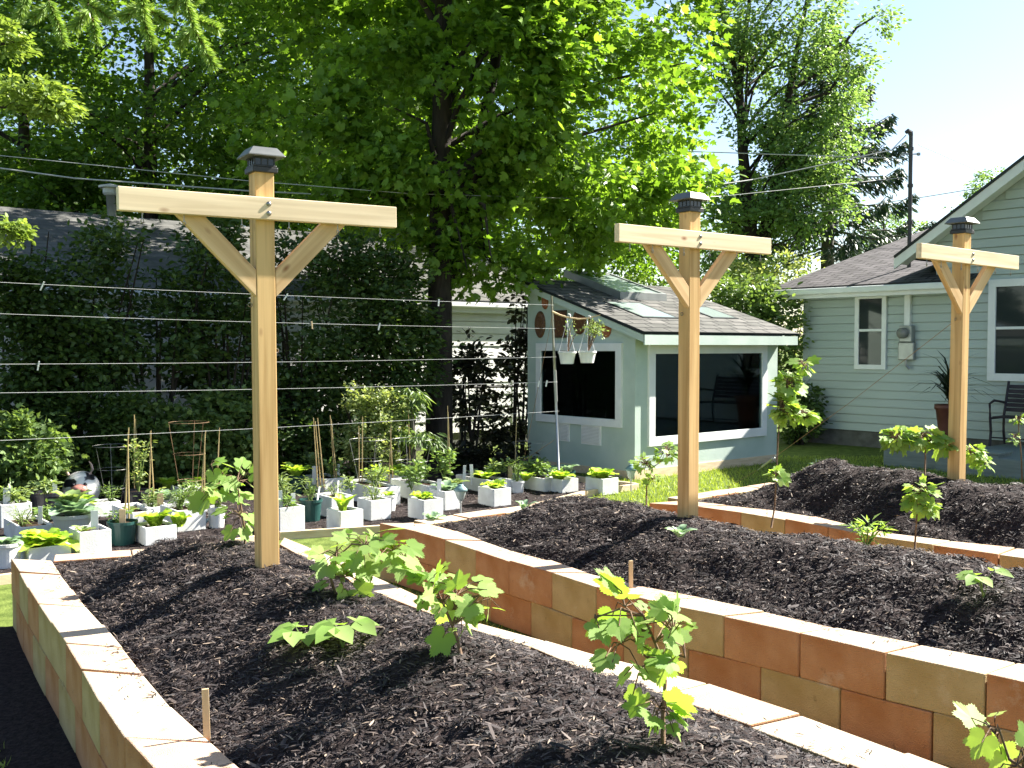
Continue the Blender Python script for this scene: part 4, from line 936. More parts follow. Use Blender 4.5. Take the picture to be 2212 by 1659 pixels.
for k, dx, dy, h, r_, n, ls, mt, sd_, tm, lab in (('V', .0, .05, .16, .12, 90, .05, 'lf_herb', 80, LANCE, 'wispy seedling behind the rosemary pot'), ('M', .0, -.02, .12, .10, 70, .05, 'lf_tomato', 81, OVATE, 'low seedling between the two bright lettuces'),
        ('S', .1, -.1, .22, .13, 130, .055, 'lf_tomato', 82, OVATE, 'leafy plant at the right end of the box with two tags'), ('AC2', -.02, .15, .25, .17, 170, .06, 'lf_herb', 83, OVATE, 'taller leafy plant behind the yellow green clump'),
        ('AD', .12, .1, .22, .17, 170, .06, 'lf_herb', 84, OVATE, 'leafy plant in the middle of the box before the fence'), ('H', -.08, .06, .14, .11, 80, .05, 'lf_tomato', 85, OVATE, 'dark sprout beside the wide leaning label'),
        ('G', .05, .2, .14, .14, 120, .05, 'lf_tomato', 86, OVATE, 'low leafy sprout at the far end of the long low box'), ('N', .0, .17, .16, .12, 100, .05, 'lf_tomato', 87, OVATE, 'leafy seedling at the far end of the kale box'),
        ('O', .04, .15, .15, .12, 110, .045, 'lf_herb', 88, LANCE, 'small feathery seedling behind the carrot tops'), ('K', .0, .03, .55, .12, 150, .055, 'lf_var', 89, OVATE, 'tall yellow green plant climbing the canes in the dark tub'),
        ('T', .05, -.05, .13, .09, 60, .045, 'lf_tomato', 90, OVATE, 'low seedling at the front of the box by the T-post'), ('V2', .03, .26, .18, .14, 130, .05, 'lf_lettuce', 91, OVATE, 'yellowish leafy seedling at the far end of the long box'),
        ('Q', .0, .0, .14, .09, 60, .05, 'lf_herb', 92, OVATE, 'small seedling in the white pot left of the T-post'), ('E', -.03, .02, .12, .09, 60, .045, 'lf_tomato', 93, OVATE, 'small seedling in the dark green pot with the brown tag')):
    bushy(top(k, dx, dy), h, r_, n, ls, lab, mt, sd_, tm, 7)
# labels
for k, dx, dy, h, wd, rz, tl, lab in (('H', -.03, -.05, .17, .06, 0, 3, 'wide white label leaning in the box at the left edge'), ('I', .10, -.06, .15, .04, 0, 0, 'white label at the right rim of the large black tub'),
        ('G', .10, .0, .16, .035, 0, 2, 'white label left of the big cabbage'), ('C', .05, -.03, .18, .055, 0, 0, 'tall wide white label in front of the big cabbage'),
        ('T', -.05, -.03, .17, .05, 0, 0, 'white label nearest the T-post in its white box'), ('T', .06, .02, .14, .04, .1, 0, 'second white label in the box nearest the T-post'),
        ('U', .07, -.05, .16, .022, .6, 8, 'thin white label tilted in the rosemary pot'), ('V', .03, .0, .17, .022, .4, 4, 'thin white label just behind the rosemary pot'),
        ('S', -.10, -.10, .16, .06, 0, 0, 'broad white label at the foot of the paired bamboo canes'), ('S', .12, .08, .16, .06, 0, 0, 'broad white label right of the paired bamboo canes'),
        ('AC2', -.16, -.1, .16, .035, 0, 4, 'white label at the left of the yellow green clump'), ('AC', -.06, -.20, .1, .03, 0, 0, 'small white label among the tomato seedlings'),
        ('AA', -.06, -.08, .15, .045, 0, 3, 'white label at the rim before the floppy cabbage'), ('AD', -.22, -.12, .18, .035, 0, 3, 'left of two white labels standing at the back before the fence'),
        ('AD', -.13, -.04, .18, .04, 0, -4, 'right of two white labels standing at the back before the fence'), ('AE', .06, .05, .12, .04, 0, 0, 'white label behind the curly pale lettuce')):
    tagstick(top(k, dx, dy), lab, h, wd, rz, tl)
for k, dx, dy, h, wd, lab in (('E', .02, -.05, .14, .05, 'brown wooden tag in the dark green pot behind the mound'), ('L2', .05, .0, .14, .055, 'grey wooden tag beside the low white box'), ('AD', .30, .12, .15, .06, 'grey wooden tag behind the rosemary pot')):
    m = MB(); m.bx(-wd / 2, wd / 2, -.003, .003, -.06, h); o = m.build('wooden_tag', M['stake'], bevel=.001); o.location = top(k, dx, dy); o.rotation_euler = (R(2), 0, BA - R(10)); tag(o, lab, 'wooden tag', 'wooden tags in the containers')
# bamboo canes: foot and tip in photo coordinates at a depth
canes = [(268, 1140, 278, 924, 8.5, 'left cane leaning in the dark green pot'), (279, 1140, 276, 935, 8.5, 'right cane leaning in the dark green pot'),
         (290, 1083, 290, 896, 10.4, 'tallest cane in the dark tub, topped with a pale tip'), (301, 1083, 292, 905, 10.45, 'thin cane beside the tallest one in the dark tub'),
         (321, 1098, 326, 930, 10.0, 'cane right of the dark tub, leaning right'), (334, 1090, 324, 932, 10.0, 'cane right of the dark tub, leaning left'),
         (432, 1098, 444, 930, 9.6, 'straight cane behind the vine near the post'), (441, 1100, 442, 936, 9.6, 'cane close behind the straight one near the vine'), (468, 1040, 474, 924, 10.2, 'short leaning cane just left of the nearest post'),
         (686, 1040, 677, 902, 11.2, 'left of the two paired canes right of the post'), (700, 1042, 686, 903, 11.2, 'right of the two paired canes right of the post'), (693, 1042, 681, 910, 11.25, 'middle thin cane between the paired canes'),
         (724, 1042, 713, 897, 11.4, 'tall pale cane left of the variegated bush'), (729, 1042, 715, 905, 11.4, 'slanting cane beside the tall pale cane'),
         (776, 1040, 775, 920, 11.0, 'cane standing in front of the variegated bush'), (782, 1040, 783, 900, 11.0, 'second cane in front of the variegated bush'),
         (840, 1030, 845, 918, 11.4, 'cane right of the variegated bush'), (849, 1035, 843, 925, 11.4, 'crossing cane right of the variegated bush'),
         (886, 1000, 882, 885, 11.8, 'cane tied to the small drooping tree'), (968, 1012, 967, 877, 11.6, 'tall cane before the dark fence vine'), (972, 1012, 968, 890, 11.6, 'thin cane twinned with the tall one before the fence vine'),
         (1112, 1010, 1116, 905, 12.2, 'cane against the white wall beside the shed')]
for x0, y0_, x1, y1_, Y, lab in canes:
    a = atY(x0, y0_, Y); b = atY(x1, y1_, Y); a.z -= .06; m = MB(); d = b - a
    m.tube([Vector((0, 0, 0)), d * .33, d * .66, d], [.0075, .0065, .0055, .004], 6); o = m.build('bamboo_cane', M['bamboo']); o.location = a; tag(o, lab, 'bamboo cane', 'bamboo canes in the container garden')
# tomato cages
for px, py, Y, hh, r0, lab in ((245, 1085, 10.3, .62, .19, 'thin wire tomato cage right of the cow ball'), (410, 1080, 10.4, .85, .2, 'rusty wire tomato cage near the vine and post'), (890, 1060, 11.0, .62, .22, 'wire tomato cage by the small drooping tree'), (795, 1050, 11.2, .6, .2, 'wire cage round the variegated bush front'), (1142, 1050, 11.9, .5, .2, 'wire tomato cage before the shed gable')):
    c = at(px, py, 0); c = atY(px, 748 + 1.62 * F / Y, Y); m = MB(); rt = M['rust'] if px == 410 else M['wire']
    for zz, f in ((hh, 1), (hh * .62, .8), (hh * .3, .6)): m.tube([(r0 * f * math.cos(k * .3307), r0 * f * math.sin(k * .3307), zz) for k in range(20)], .0019, 4, cap=False)
    for k in range(3): a = k * 2.094 + px; m.tube([(r0 * .35 * math.cos(a), r0 * .35 * math.sin(a), 0), (r0 * math.cos(a), r0 * math.sin(a), hh)], .0019, 4)
    o = m.build('tomato_cage', rt); o.location = c; tag(o, lab, 'tomato cage', 'wire cages in the container garden')
# cow ball: white sphere with black patches, pink muzzle, horns
c = atY(176, 1056, 10.27); cow = empty('cow_ball', (c.x, c.y, 0), 0, 'white garden ball painted as a black spotted cow with pink muzzle and horns', 'garden ornament')
m_, n_, l_, b_ = nt('cow_patches'); b_.inputs["Roughness"].default_value = .3
tc = n_.new("ShaderNodeTexCoord"); tn = n_.new("ShaderNodeTexNoise"); tn.inputs["Scale"].default_value = 7.5; tn.inputs["Detail"].default_value = 1.5; l_.new(tc.outputs["Object"], tn.inputs[0])
rr = ramp(n_, [(.55, (.72, .72, .72)), (.575, (.02, .02, .03))]); l_.new(tn.outputs[0], rr.inputs[0]); l_.new(rr.outputs[0], b_.inputs["Base Color"])
m = MB(); r = .18; m.lathe([(r * math.sin(k * math.pi / 16) + .0005, r - r * math.cos(k * math.pi / 16)) for k in range(17)], 32); bd = m.build('ball', m_, cow, True); bd.location = (0, 0, c.z - r)
pink = pmat('pink_muzzle', (.5, .2, .17), (.6, .28, .22), 10, .4); horn = pmat('horn', (.42, .33, .29), (.55, .38, .33), 20, .5)
fd = Vector((-c.x, -c.y, 0)).normalized(); sdv = Vector((-fd.y, fd.x, 0))
m = MB(); m.lathe([(.001, .5), (.3, .42), (.46, .2), (.5, 0)], 18); o = m.build('muzzle', pink, cow, True); o.location = Vector((0, 0, c.z + .02)) + fd * .165 + sdv * -.02; o.scale = (.16, .10, .12); o.rotation_euler = fd.to_track_quat('Z', 'Y').to_euler()
for s in (-1, 1):
    m = MB(); b = Vector((0, 0, c.z)) + fd * .05 + sdv * (s * .10 - .02) + Vector((0, 0, .15)); m.tube([b, b + sdv * (s * .025) + Vector((0, 0, .05)), b + sdv * (s * .015) + Vector((0, 0, .10)), b - sdv * (s * .01) + Vector((0, 0, .135))], [.018, .016, .011, .003], 8); m.build('horn', horn, cow, True)
    m = MB(); ctr = Vector((0, 0, c.z + .065)) + fd * .175 + sdv * (s * .055 - .02); m.lathe([(.001, .012), (.014, .006), (.018, -.006)], 12); o = m.build('eye', M['black_pl'], cow, True); o.location = ctr; o.rotation_euler = fd.to_track_quat('Z', 'Y').to_euler()
# pale blue watering jug
p = gpt(425, 1142, .05); jug = empty('watering_jug', (p.x, p.y, 0), R(20), 'pale blue plastic watering jug on the mulch behind the front mound', 'watering can')
blue = pmat('pale_blue_plastic', (.42, .55, .62), (.5, .62, .68), 5, .35)
m = MB(); m.lathe([(0, .0), (.075, .0), (.085, .04), (.08, .10), (.045, .14), (.04, .15)], 18); m.build('body', blue, jug, True)
m = MB(); m.tube([(.07, 0, .05), (.13, 0, .10), (.16, 0, .15)], [.016, .012, .014], 8); m.build('spout', blue, jug, True)
m = MB(); m.tube([(-.04, 0, .14), (-.11, 0, .13), (-.12, 0, .07), (-.08, 0, .04)], .009, 6); m.build('handle', blue, jug, True)
# glass solar lights
def solar(px, pyt, pyb, lab, z0=0.0, Y=None):
    b = at(px, pyb, z0) if Y is None else atY(px, pyb, Y); h = (pyb - pyt) / F * b.y
    s = empty('solar_light', (b.x, b.y, b.z), 0, lab, 'solar light', 'glass solar lights on stakes'); k = h
    m = MB(); m.tube([(0, 0, -.1), (0, 0, k * .48)], .008, 8); m.tube([(0, 0, k * .40), (0, 0, k * .50)], .014, 10); m.build('stake', M['cable'], s)
    m = MB(); m.lathe([(.016, k * .46), (.035, k * .55), (.052, k * .72), (.056, k * .78)], 18); m.build('glass_bowl', M['bowl'], s, True)
    m = MB(); m.lathe([(.058, k * .78), (.068, k * .79), (.066, k * .86), (.04, k * .94), (.028, k * .96), (.028, k), (0.001, k)], 18); m.build('lid', M['lid'], s, True)
m_, n_, l_, b_ = nt('ribbed_glass'); b_.inputs["Base Color"].default_value = (.55, .62, .6, 1); b_.inputs["Roughness"].default_value = .25; b_.inputs["Transmission Weight"].default_value = .35; M['bowl'] = m_
M['lid'] = pmat('weathered_teal_lid', (.10, .19, .20), (.2, .3, .31), 14, .4)
solar(995, 1046, 1112, 'glass solar light with teal lid among the planters at the mulch edge', 0)
solar(1363, 1003, 1062, 'glass solar light with teal lid at the shed corner', 0)

# ------------------------------------------------------------------ clothesline, pole and hanging pots
pt = atY(1192, 639, 11.5); pbm = atY(1209, 1062, 11.5)
pole = empty('clothesline_pole', (pbm.x, pbm.y, 0), 0, 'thin leaning steel clothesline pole in front of the shed gable', 'pole')
m = MB(); m.tube([(0, 0, -.1), pt - pole.location], .015, 12); m.build('pipe', M['pole'], pole, True)
m = MB(); d = (pt - pole.location); m.tube([d * .46, d * .62], .019, 10); m.build('sleeve', M['grey_metal'], pole)
names = ['highest', 'second highest', 'middle', 'second lowest', 'lowest']
LINES = []
for k, (yl, yr) in enumerate(((603, 659), (671, 710), (780, 771), (842, 825), (945, 888))):
    b = atY(1196 + (yr - 639) * .045, yr, 11.48); a = atY(0, yl, 7.67); e = b + (a - b) * 1.45
    m = MB(); pts = [b.lerp(e, i / 24) + Vector((0, 0, -.028 * math.sin(math.pi * i / 24))) for i in range(25)]
    m.tube([p - b for p in pts], .0014, 5); o = m.build('clothesline', M['line']); o.location = b; LINES.append((b, e)); tag(o, names[k] + ' of the five white clotheslines', 'clothesline', 'clotheslines strung to the steel pole')
pins = [(95, 0, 22, 'clothespin on the highest line near the left edge'), (83, 2, 10, 'clothespin on the middle line near the left edge'), (620, 0, 30, 'slanted clothespin on the highest line right of the nearest post'), (948, 0, 3, 'clothespin on the highest line before the tree trunk'),
        (674, 1, -5, 'clothespin on the second line just right of the nearest post'), (820, 1, 12, 'clothespin with a loose tail on the second line'), (1164, 3, 8, 'clothespin left of two near the pole'), (1181, 3, 10, 'clothespin closest to the pole on the second lowest line')]
for px, li, tl, lab in pins:
    b, e = LINES[li]; d = e - b; rr_ = ray(px, 748); f = (rr_.x / rr_.y * b.y - b.x) / (d.x - rr_.x / rr_.y * d.y); i = f; p = b.lerp(e, f) + Vector((0, 0, -.028 * math.sin(math.pi * f)))
    m = MB(); m.bx(-.005, .005, -.008, -.001, -.05, .022); m.bx(-.005, .005, .001, .008, -.05, .022); m.bx(-.006, .006, -.009, .009, -.022, -.014)
    o = m.build('clothespin', M['stake' if px == 674 else 'label']); o.location = p; o.rotation_euler = (R(tl * .4), R(tl), R(30)); tag(o, lab, 'clothespin', 'clothespins on the lines')
# branch tied to the pole with two hanging pots
Yb = 11.42; br = [atY(*q, Yb) for q in ((1193, 673), (1208, 680), (1224, 685), (1250, 689), (1268, 688), (1297, 680))]
m = MB(); m.tube([p - br[0] for p in br], [.012, .011, .010, .009, .008, .006], 7); o = m.build('hanging_branch', M['stake'], smooth=True); o.location = br[0]; tag(o, 'crooked pale branch tied to the pole holding two hanging pots', 'branch')
for k, (px, pt_, pb_, hk, lab, lab2) in enumerate(((1225, 759, 786, 682, 'left hanging white pot on the crooked branch', 'bare thin twig plant in the left hanging pot'), (1268.5, 758, 784, 686, 'right hanging white pot on the crooked branch', 'leafy bonsai like plant in the right hanging pot'))):
    a = atY(px, pb_, Yb - .02); tpz = atY(px, pt_, Yb - .02).z; hz = atY(px, hk, Yb).z
    hp = empty('hanging_pot', a, 0, lab, 'hanging pot', 'hanging white pots'); h = tpz - a.z; m = MB()
    m.lathe([(0, 0), (.072, 0), (.095, h * .82), (.104, h * .84), (.104, h), (.094, h), (.09, h * .9), (0, h * .9)], 24); m.build('pot_body', M['white_pl'], hp)
    m = MB(); top_ = Vector((.0, .02, hz - a.z - .045))
    for j in range(3): t_ = j * 2.09 + .5; m.tube([(.1 * math.cos(t_), .1 * math.sin(t_), h), top_], .0022, 4)
    m.build('hanger_wire', M['line'], hp)
    m = MB(); m.tube([top_ + Vector((0, 0, -.02)), top_ + Vector((0, 0, .03)), top_ + Vector((.014, 0, .065)), top_ + Vector((.034, 0, .06)), top_ + Vector((.036, 0, .035))], .006, 6); m.build('hook', M['label'], hp, True)
    g = np.random.default_rng(70 + k); b0 = a + Vector((0, 0, h * .9)); rt = empty('potted_plant', b0, 0, lab2, 'plant', 'plants in the hanging pots'); m = MB(); C = []
    n = 5 if k == 0 else 9
    for j in range(n):
        e = Vector((g.uniform(-.05, .10) + (.05 if k else .06), g.uniform(-.06, .06), g.uniform(.22, .34) if k else g.uniform(.12, .36))); m.tube([(0, 0, -.02), e * .55 + Vector((g.uniform(-.03, .03), 0, .03)), e], [.005, .004, .002], 4)
        for q in range(28 if k else 7): C.append(np.array(e) + g.normal(size=3) * .035 * (1 if k else .8))
    m.build('stem', M['vinewood'], rt); C = np.array(C); A = g.normal(size=C.shape)
    leaf_obj('leaves', C, A, g.normal(size=C.shape) * .5 + [0, 0, 1], g.uniform(.02, .036, len(C)), OVATE, M['lf_herb'], rt)
# guy wires
def wire(pts, rad, name, lab, cat, mat='wire', group=None):
    pts = [Vector(p) for p in pts]; m = MB(); m.tube([p - pts[0] for p in pts], rad, 5); o = m.build(name, M[mat]); o.location = pts[0]; return tag(o, lab, cat, group)
wire([pt + Vector((0, -.02, -.25)), atY(1130, 1002, 11.9)], .0025, 'guy_wire', 'thin guy wire slanting left from the steel pole to the ground', 'guy wire', 'rust', 'guy wires')
wire([atY(1198, 950, 11.5), atY(1110, 1010, 11.8)], .0025, 'guy_wire', 'short guy wire low on the steel pole', 'guy wire', 'rust', 'guy wires')
anc = at(1575, 1062, .02); eye = Vector((3.10, 7.2, 1.80)); tb = anc.lerp(eye, .30); ta = anc.lerp(eye, .20)
wire([tb, tb.lerp(eye, .5) + Vector((0, 0, -.02)), eye], .0022, 'guy_wire', 'long guy wire rising from a turnbuckle to the farthest T-post', 'guy wire', 'rust', 'guy wires')
tk = empty('turnbuckle', ta, 0, 'steel turnbuckle on the guy wire in front of the shed corner', 'turnbuckle'); m = MB(); d = tb - ta
m.tube([-d * .12, d * .15, d * .151, d * .8, d * .801, d * .93], [.003, .003, .011, .011, .003, .003], 8); m.build('body', M['grey_metal'], tk); m = MB(); dn = d.normalized(); q = dn.cross(Vector((0, 0, 1))).normalized(); q2 = q.cross(dn)
m.tube([d * .93 + (dn * math.cos(k * .628) + q2 * math.sin(k * .628)) * .018 for k in range(11)], .004, 5, cap=False); m.build('eye_end', M['grey_metal'], tk)
m = MB(); m.tube([(0, 0, -.15), (0, 0, .04)], .008, 6); m.tube([(.0, 0, .04), (.012, 0, .055), (0, 0, .07), (-.012, 0, .055), (0, 0, .04)], .004, 5)
o = m.build('ground_anchor', M['rust']); o.location = anc; tag(o, 'small rusty ground anchor at the foot of the turnbuckle wire', 'anchor'); wire([anc + Vector((0, 0, .055)), ta], .0022, 'anchor_wire', 'short wire from the ground anchor to the turnbuckle', 'guy wire', 'rust', 'guy wires')
# overhead cables
def cable(P, sag, rad, lab, mat='cable'):
    pts = [atY(*p) for p in P]; out = []
    for a, b in zip(pts, pts[1:]):
        for i in range(12): f = i / 12; out.append(a.lerp(b, f) + Vector((0, 0, -sag * math.sin(math.pi * f))))
    out.append(pts[-1]); wire(out, rad, 'overhead_cable', lab, 'cable', mat, 'overhead cables')
mt_ = MASTTOP
cable([(-60, 150, 24), (199, 191, 22), (530, 233, 20.5), (1020, 290, 19), (1480, 327, 18), (1962, 343, mt_.y - .02)], .0, .009, 'highest long cable crossing the trees to the mast')
cable([(-60, 330, 12.0), (239, 360, 12.2), (530, 390, 12.5), (881, 418, 13.0), (1280, 430, 14.2), (1558, 424, 15.5), (1958, 383, mt_.y - .03)], .0, .0045, 'thin cable passing just above the nearest crossbeam')
cable([(-60, 355, 12.6), (160, 385, 12.8), (530, 412, 13.2), (917, 431, 14), (1283, 428, 15.2), (1450, 414, 15.8), (1626, 388, 16.5), (1926, 324, mt_.y - .1), (1957, 292, mt_.y - .02)], .0, .009, 'thick twisted cable sagging low and rising to the mast head')
cable([(1600, 482, 25), (1816, 452, 22), (2000, 425, 20), (2160, 399, 18.5), (2330, 372, 17)], .0, .008, 'cable behind the mast running to the main roof')
cable([(1984, 312, mt_.y - .02), (2141, 381, 18.5), (2240, 420, 19)], .0, .006, 'thin cable from the mast bracket down to the right')
# ------------------------------------------------------------------ vines and seedlings in the beds
def vine(base, path, clusters, ls, lab, seed, young=.3, name='grape_vine', cat='grape vine', group='young grape vines in the beds', rad=.007):
    """base world point; path = list of world points; clusters = (centre, radius xyz, n)"""
    g = np.random.default_rng(seed); base = Vector(base); rt = empty(name, base, 0, lab, cat, group); m = MB()
    path = [Vector(p) - base for p in path]; nn = len(path)
    m.tube(path, [rad * (1 - .6 * k / (nn - 1)) for k in range(nn)], 7)
    dense = []
    for a, b in zip(path, path[1:]): dense += [a.lerp(b, i / 6) for i in range(6)]
    dense.append(path[-1]); C = []; A = []; N = []; S = []
    for c, r, n in clusters:
        c = Vector(c) - base; nearest = min(dense, key=lambda q: (q - c).length)
        m.tube([nearest, nearest.lerp(c, .5) + Vector((0, 0, .02)), c], [rad * .55, rad * .45, rad * .3], 5)
        for k in range(int(n * (2.0 if base.y > 5.4 else 1.1))):
            d = g.normal(size=3); d /= np.linalg.norm(d); d *= g.uniform(.45, 1) ** .5; p = np.array(c) + d * np.array(r)
            ax = d * np.array([1, 1, .5]) + g.normal(size=3) * .3 + np.array([0, 0, -.25]); ax /= np.linalg.norm(ax)
            no = np.array([0.25, -.35, .75]) + d * .5 + g.normal(size=3) * .35
            C.append(p); A.append(ax); N.append(no); S.append(ls * .82 * g.uniform(.4, 1.1))
            e = Vector(p); m.tube([c.lerp(e, .0) if k % 3 else nearest, c.lerp(e, .6) + Vector((0, 0, .015)), e + Vector(ax) * ls * .22], [.0022, .002, .0015], 4)
    m.build('stem', M['vinewood'], rt, True)
    C, A, N, S = map(np.array, (C, A, N, S)); yg = g.uniform(size=len(C)) < young
    if (~yg).any(): leaf_obj('leaves', C[~yg], A[~yg], N[~yg], S[~yg], GRAPE, M['lf_grape'], rt, True)
    if yg.any(): leaf_obj('young_leaves', C[yg], A[yg], N[yg], S[yg] * .8, GRAPE, M['lf_young'], rt, True)
    return rt
def bp_(k, px, py, z=.56):
    p = at(px, py, z); 
    for _ in range(3): p = at(px, py, bz(k, p.x, p.y))
    return p
b = bp_(0, 530, 1190); Y = b.y
vine(b, [b, atY(528, 1140, Y), atY(515, 1060, Y + .02), atY(470, 1010, Y + .02)], [(atY(512, 1040, Y), (.12, .1, .09), 13), (atY(470, 1050, Y), (.09, .1, .10), 7), (atY(515, 1110, Y), (.08, .1, .09), 12), (atY(455, 1005, Y), (.05, .05, .04), 3)], .135, 'grape vine with big leaves just left of the nearest T-post', 11, .2)
b = bp_(0, 726, 1288); Y = b.y
vine(b, [b, atY(716, 1255, Y), atY(715, 1215, Y), atY(760, 1175, Y), atY(850, 1185, Y)], [(atY(725, 1195, Y), (.08, .1, .08), 14), (atY(790, 1180, Y - .02), (.10, .12, .08), 15), (atY(850, 1190, Y - .04), (.08, .08, .07), 8), (atY(880, 1215, Y - .06), (.03, .04, .04), 3), (atY(740, 1245, Y), (.07, .08, .06), 10)], .13, 'grape vine spreading right over the wall beside the nearest T-post', 12, .2)
b = bp_(0, 995, 1412); Y = b.y
vine(b, [b, atY(985, 1370, Y), atY(960, 1310, Y), atY(935, 1255, Y)], [(atY(935, 1265, Y), (.07, .1, .07), 12), (atY(985, 1290, Y - .02), (.09, .1, .08), 14), (atY(1050, 1285, Y), (.05, .08, .06), 6), (atY(990, 1340, Y), (.06, .06, .05), 7)], .115, 'grape vine in the centre of the front bed with twin stems', 13, .25)
b = bp_(0, 1432, 1606); Y = b.y
vine(b, [b, atY(1432, 1550, Y), atY(1437, 1470, Y), atY(1420, 1400, Y), atY(1390, 1330, Y)], [(atY(1350, 1310, Y), (.06, .08, .05), 8), (atY(1340, 1390, Y), (.07, .08, .06), 9), (atY(1455, 1365, Y), (.07, .08, .07), 12), (atY(1480, 1420, Y), (.05, .06, .05), 5), (atY(1385, 1445, Y), (.04, .05, .05), 5), (atY(1425, 1530, Y), (.05, .06, .05), 10), (atY(1285, 1335, Y), (.02, .03, .02), 2)], .105, 'tall grape vine at the right rim of the front bed', 14, .25)
b = Vector((1.42, 2.30, bz(0, 1.42, 2.3)))
vine(b, [b, b + Vector((0, .05, .12)), atY(2180, 1640, 2.5), atY(2160, 1580, 2.55)], [(atY(2150, 1585, 2.55), (.05, .05, .05), 6), (atY(2195, 1655, 2.45), (.06, .06, .05), 7)], .12, 'grape leaves in the bottom right corner, nearest the camera', 15, .3)
b = bp_(1, 1396, 1094); Y = b.y
vine(b, [b, atY(1397, 1050, Y), atY(1410, 1010, Y), atY(1450, 980, Y)], [(atY(1393, 1002, Y), (.08, .08, .08), 18), (atY(1440, 975, Y), (.09, .08, .07), 18), (atY(1410, 1035, Y), (.06, .06, .05), 9)], .075, 'small leafy fig like vine left of the middle T-post base', 16, .1)
b = bp_(1, 1666, 1140); Y = b.y
vine(b, [b, atY(1674, 1090, Y), atY(1678, 1000, Y), atY(1684, 900, Y), atY(1705, 800, Y), atY(1745, 775, Y)], [(atY(1735, 790, Y), (.06, .06, .05), 8), (atY(1705, 830, Y), (.08, .06, .09), 22), (atY(1690, 880, Y), (.07, .06, .08), 20), (atY(1725, 895, Y), (.11, .05, .05), 20), (atY(1676, 1025, Y), (.025, .03, .04), 7)], .115, 'tallest slim grape vine, climbing beside the shed corner', 17, .3)
b = bp_(1, 1976, 1187); Y = b.y
vine(b, [b, atY(1978, 1150, Y), atY(1982, 1095, Y), atY(1990, 1060, Y)], [(atY(1990, 1060, Y), (.08, .06, .06), 16), (atY(2010, 1095, Y), (.06, .05, .05), 11), (atY(1978, 1075, Y), (.05, .05, .05), 9)], .105, 'grape vine on a single stem at the back of the middle bed', 18, .3)
b = bp_(2, 1997, 1030, .7); Y = b.y
vine(b, [b, atY(1999, 990, Y), atY(1998, 955, Y), atY(1940, 945, Y)], [(atY(1940, 945, Y), (.12, .1, .055), 32), (atY(1990, 940, Y), (.12, .1, .06), 32), (atY(2035, 955, Y), (.06, .08, .06), 14)], .125, 'flat topped grape vine left of the farthest T-post', 19, .45)
b = bp_(2, 2085, 1034, .7); Y = b.y + .1
vine(b, [b, atY(2086, 1000, Y), atY(2090, 975, Y), atY(2130, 1000, Y)], [(atY(2098, 975, Y), (.07, .08, .06), 16), (atY(2122, 998, Y), (.05, .06, .05), 12)], .115, 'drooping grape vine right of the farthest T-post', 20, .45)
b = bp_(2, 2208, 1040, .7); Y = b.y - .4
vine(b, [b, atY(2206, 980, Y), atY(2200, 920, Y), atY(2206, 890, Y)], [(atY(2200, 905, Y), (.05, .05, .04), 6), (atY(2190, 945, Y), (.05, .05, .04), 6)], .07, 'thin pale sapling at the right edge of the farthest bed', 21, .2)
def beans(p, hs, ls, lab, seed, n=4, name='bean_seedling', cat='bean seedling'):
    g = np.random.default_rng(seed); rt = empty(name, p, 0, lab, cat, 'small seedlings on the mounds'); m = MB(); C = []; A = []; N = []
    for k in range(n):
        a = k * 6.28 / n + g.uniform(-.4, .4); e = Vector((math.cos(a) * hs * .5, math.sin(a) * hs * .5, hs * g.uniform(.6, 1))); m.tube([(0, 0, -.02), e * .5 + Vector((0, 0, hs * .2)), e], [.004, .003, .002], 5)
        for j in (-1, 0, 1):
            aa = a + j * 1.1; C.append(e); A.append((math.cos(aa), math.sin(aa), -.15)); N.append((0.1 * j, -.3, 1))
    m.build('stem', M['stemgreen'], rt); BE = ([(0, 0, 0), (.2, .33, .05), (.55, .3, .02), (1, 0, -.12), (.55, -.3, .02), (.2, -.33, .05)], [(0, 3, 2, 1), (0, 5, 4, 3)])
    C = np.array([list(c) for c in C]); leaf_obj('leaves', C, np.array(A), np.array(N), g.uniform(.8, 1.15, len(C)) * ls, BE, M['lf_grape'], rt, True)
p = bp_(0, 650, 1392); beans(p, .07, .10, 'pale bean seedling, left of a pair on the front mound', 3, 3)
p = bp_(0, 740, 1388); beans(p, .09, .11, 'bright bean seedling, right of a pair on the front mound', 4, 3)
p = bp_(1, 2125, 1282); beans(p, .11, .09, 'bean seedling at the right end of the middle mound', 5, 3)
p = bp_(1, 1468, 1160); lettuce(p, .11, 'pale kale seedling in front of the middle T-post', 'lf_cabbage', 8, .6, .15, .55, 61, 'small seedlings on the mounds', 'kale', 'kale_seedling')
p = bp_(1, 1133, 1102); lettuce(p, .13, 'upright kale seedling at the far end of the middle mound', 'lf_cabbage', 7, .7, .1, .4, 62, 'small seedlings on the mounds', 'kale', 'kale_seedling')
p = bp_(1, 932, 1126); lettuce(p, .14, 'broccoli seedling at the corner of the middle bed', 'lf_cabbage', 7, .45, .1, .55, 63, 'small seedlings on the mounds', 'broccoli', 'broccoli_seedling')
p = bp_(1, 1872, 1178); bushy(p, .17, .12, 90, .07, 'ferny green seedling at the back rim of the middle bed', 'lf_grape', 64, LANCE, 6, group='small seedlings on the mounds')
p = bp_(2, 1745, 1042, .6); bushy(p, .12, .11, 90, .07, 'grassy seedling at the near end of the farthest mound', 'lf_herb', 65, LANCE, 8, group='small seedlings on the mounds')
p = bp_(2, 1765, 1016, .6); bushy(p, .09, .10, 30, .06, 'small grey seedling on the crest of the farthest mound', 'lf_cabbage', 66, LANCE, 5, group='small seedlings on the mounds')
p = bp_(2, 1942, 1028, .6); bushy(p, .05, .10, 26, .07, 'low yellow seedling left of the farthest T-post', 'lf_young', 67, OVATE, 4, group='small seedlings on the mounds')

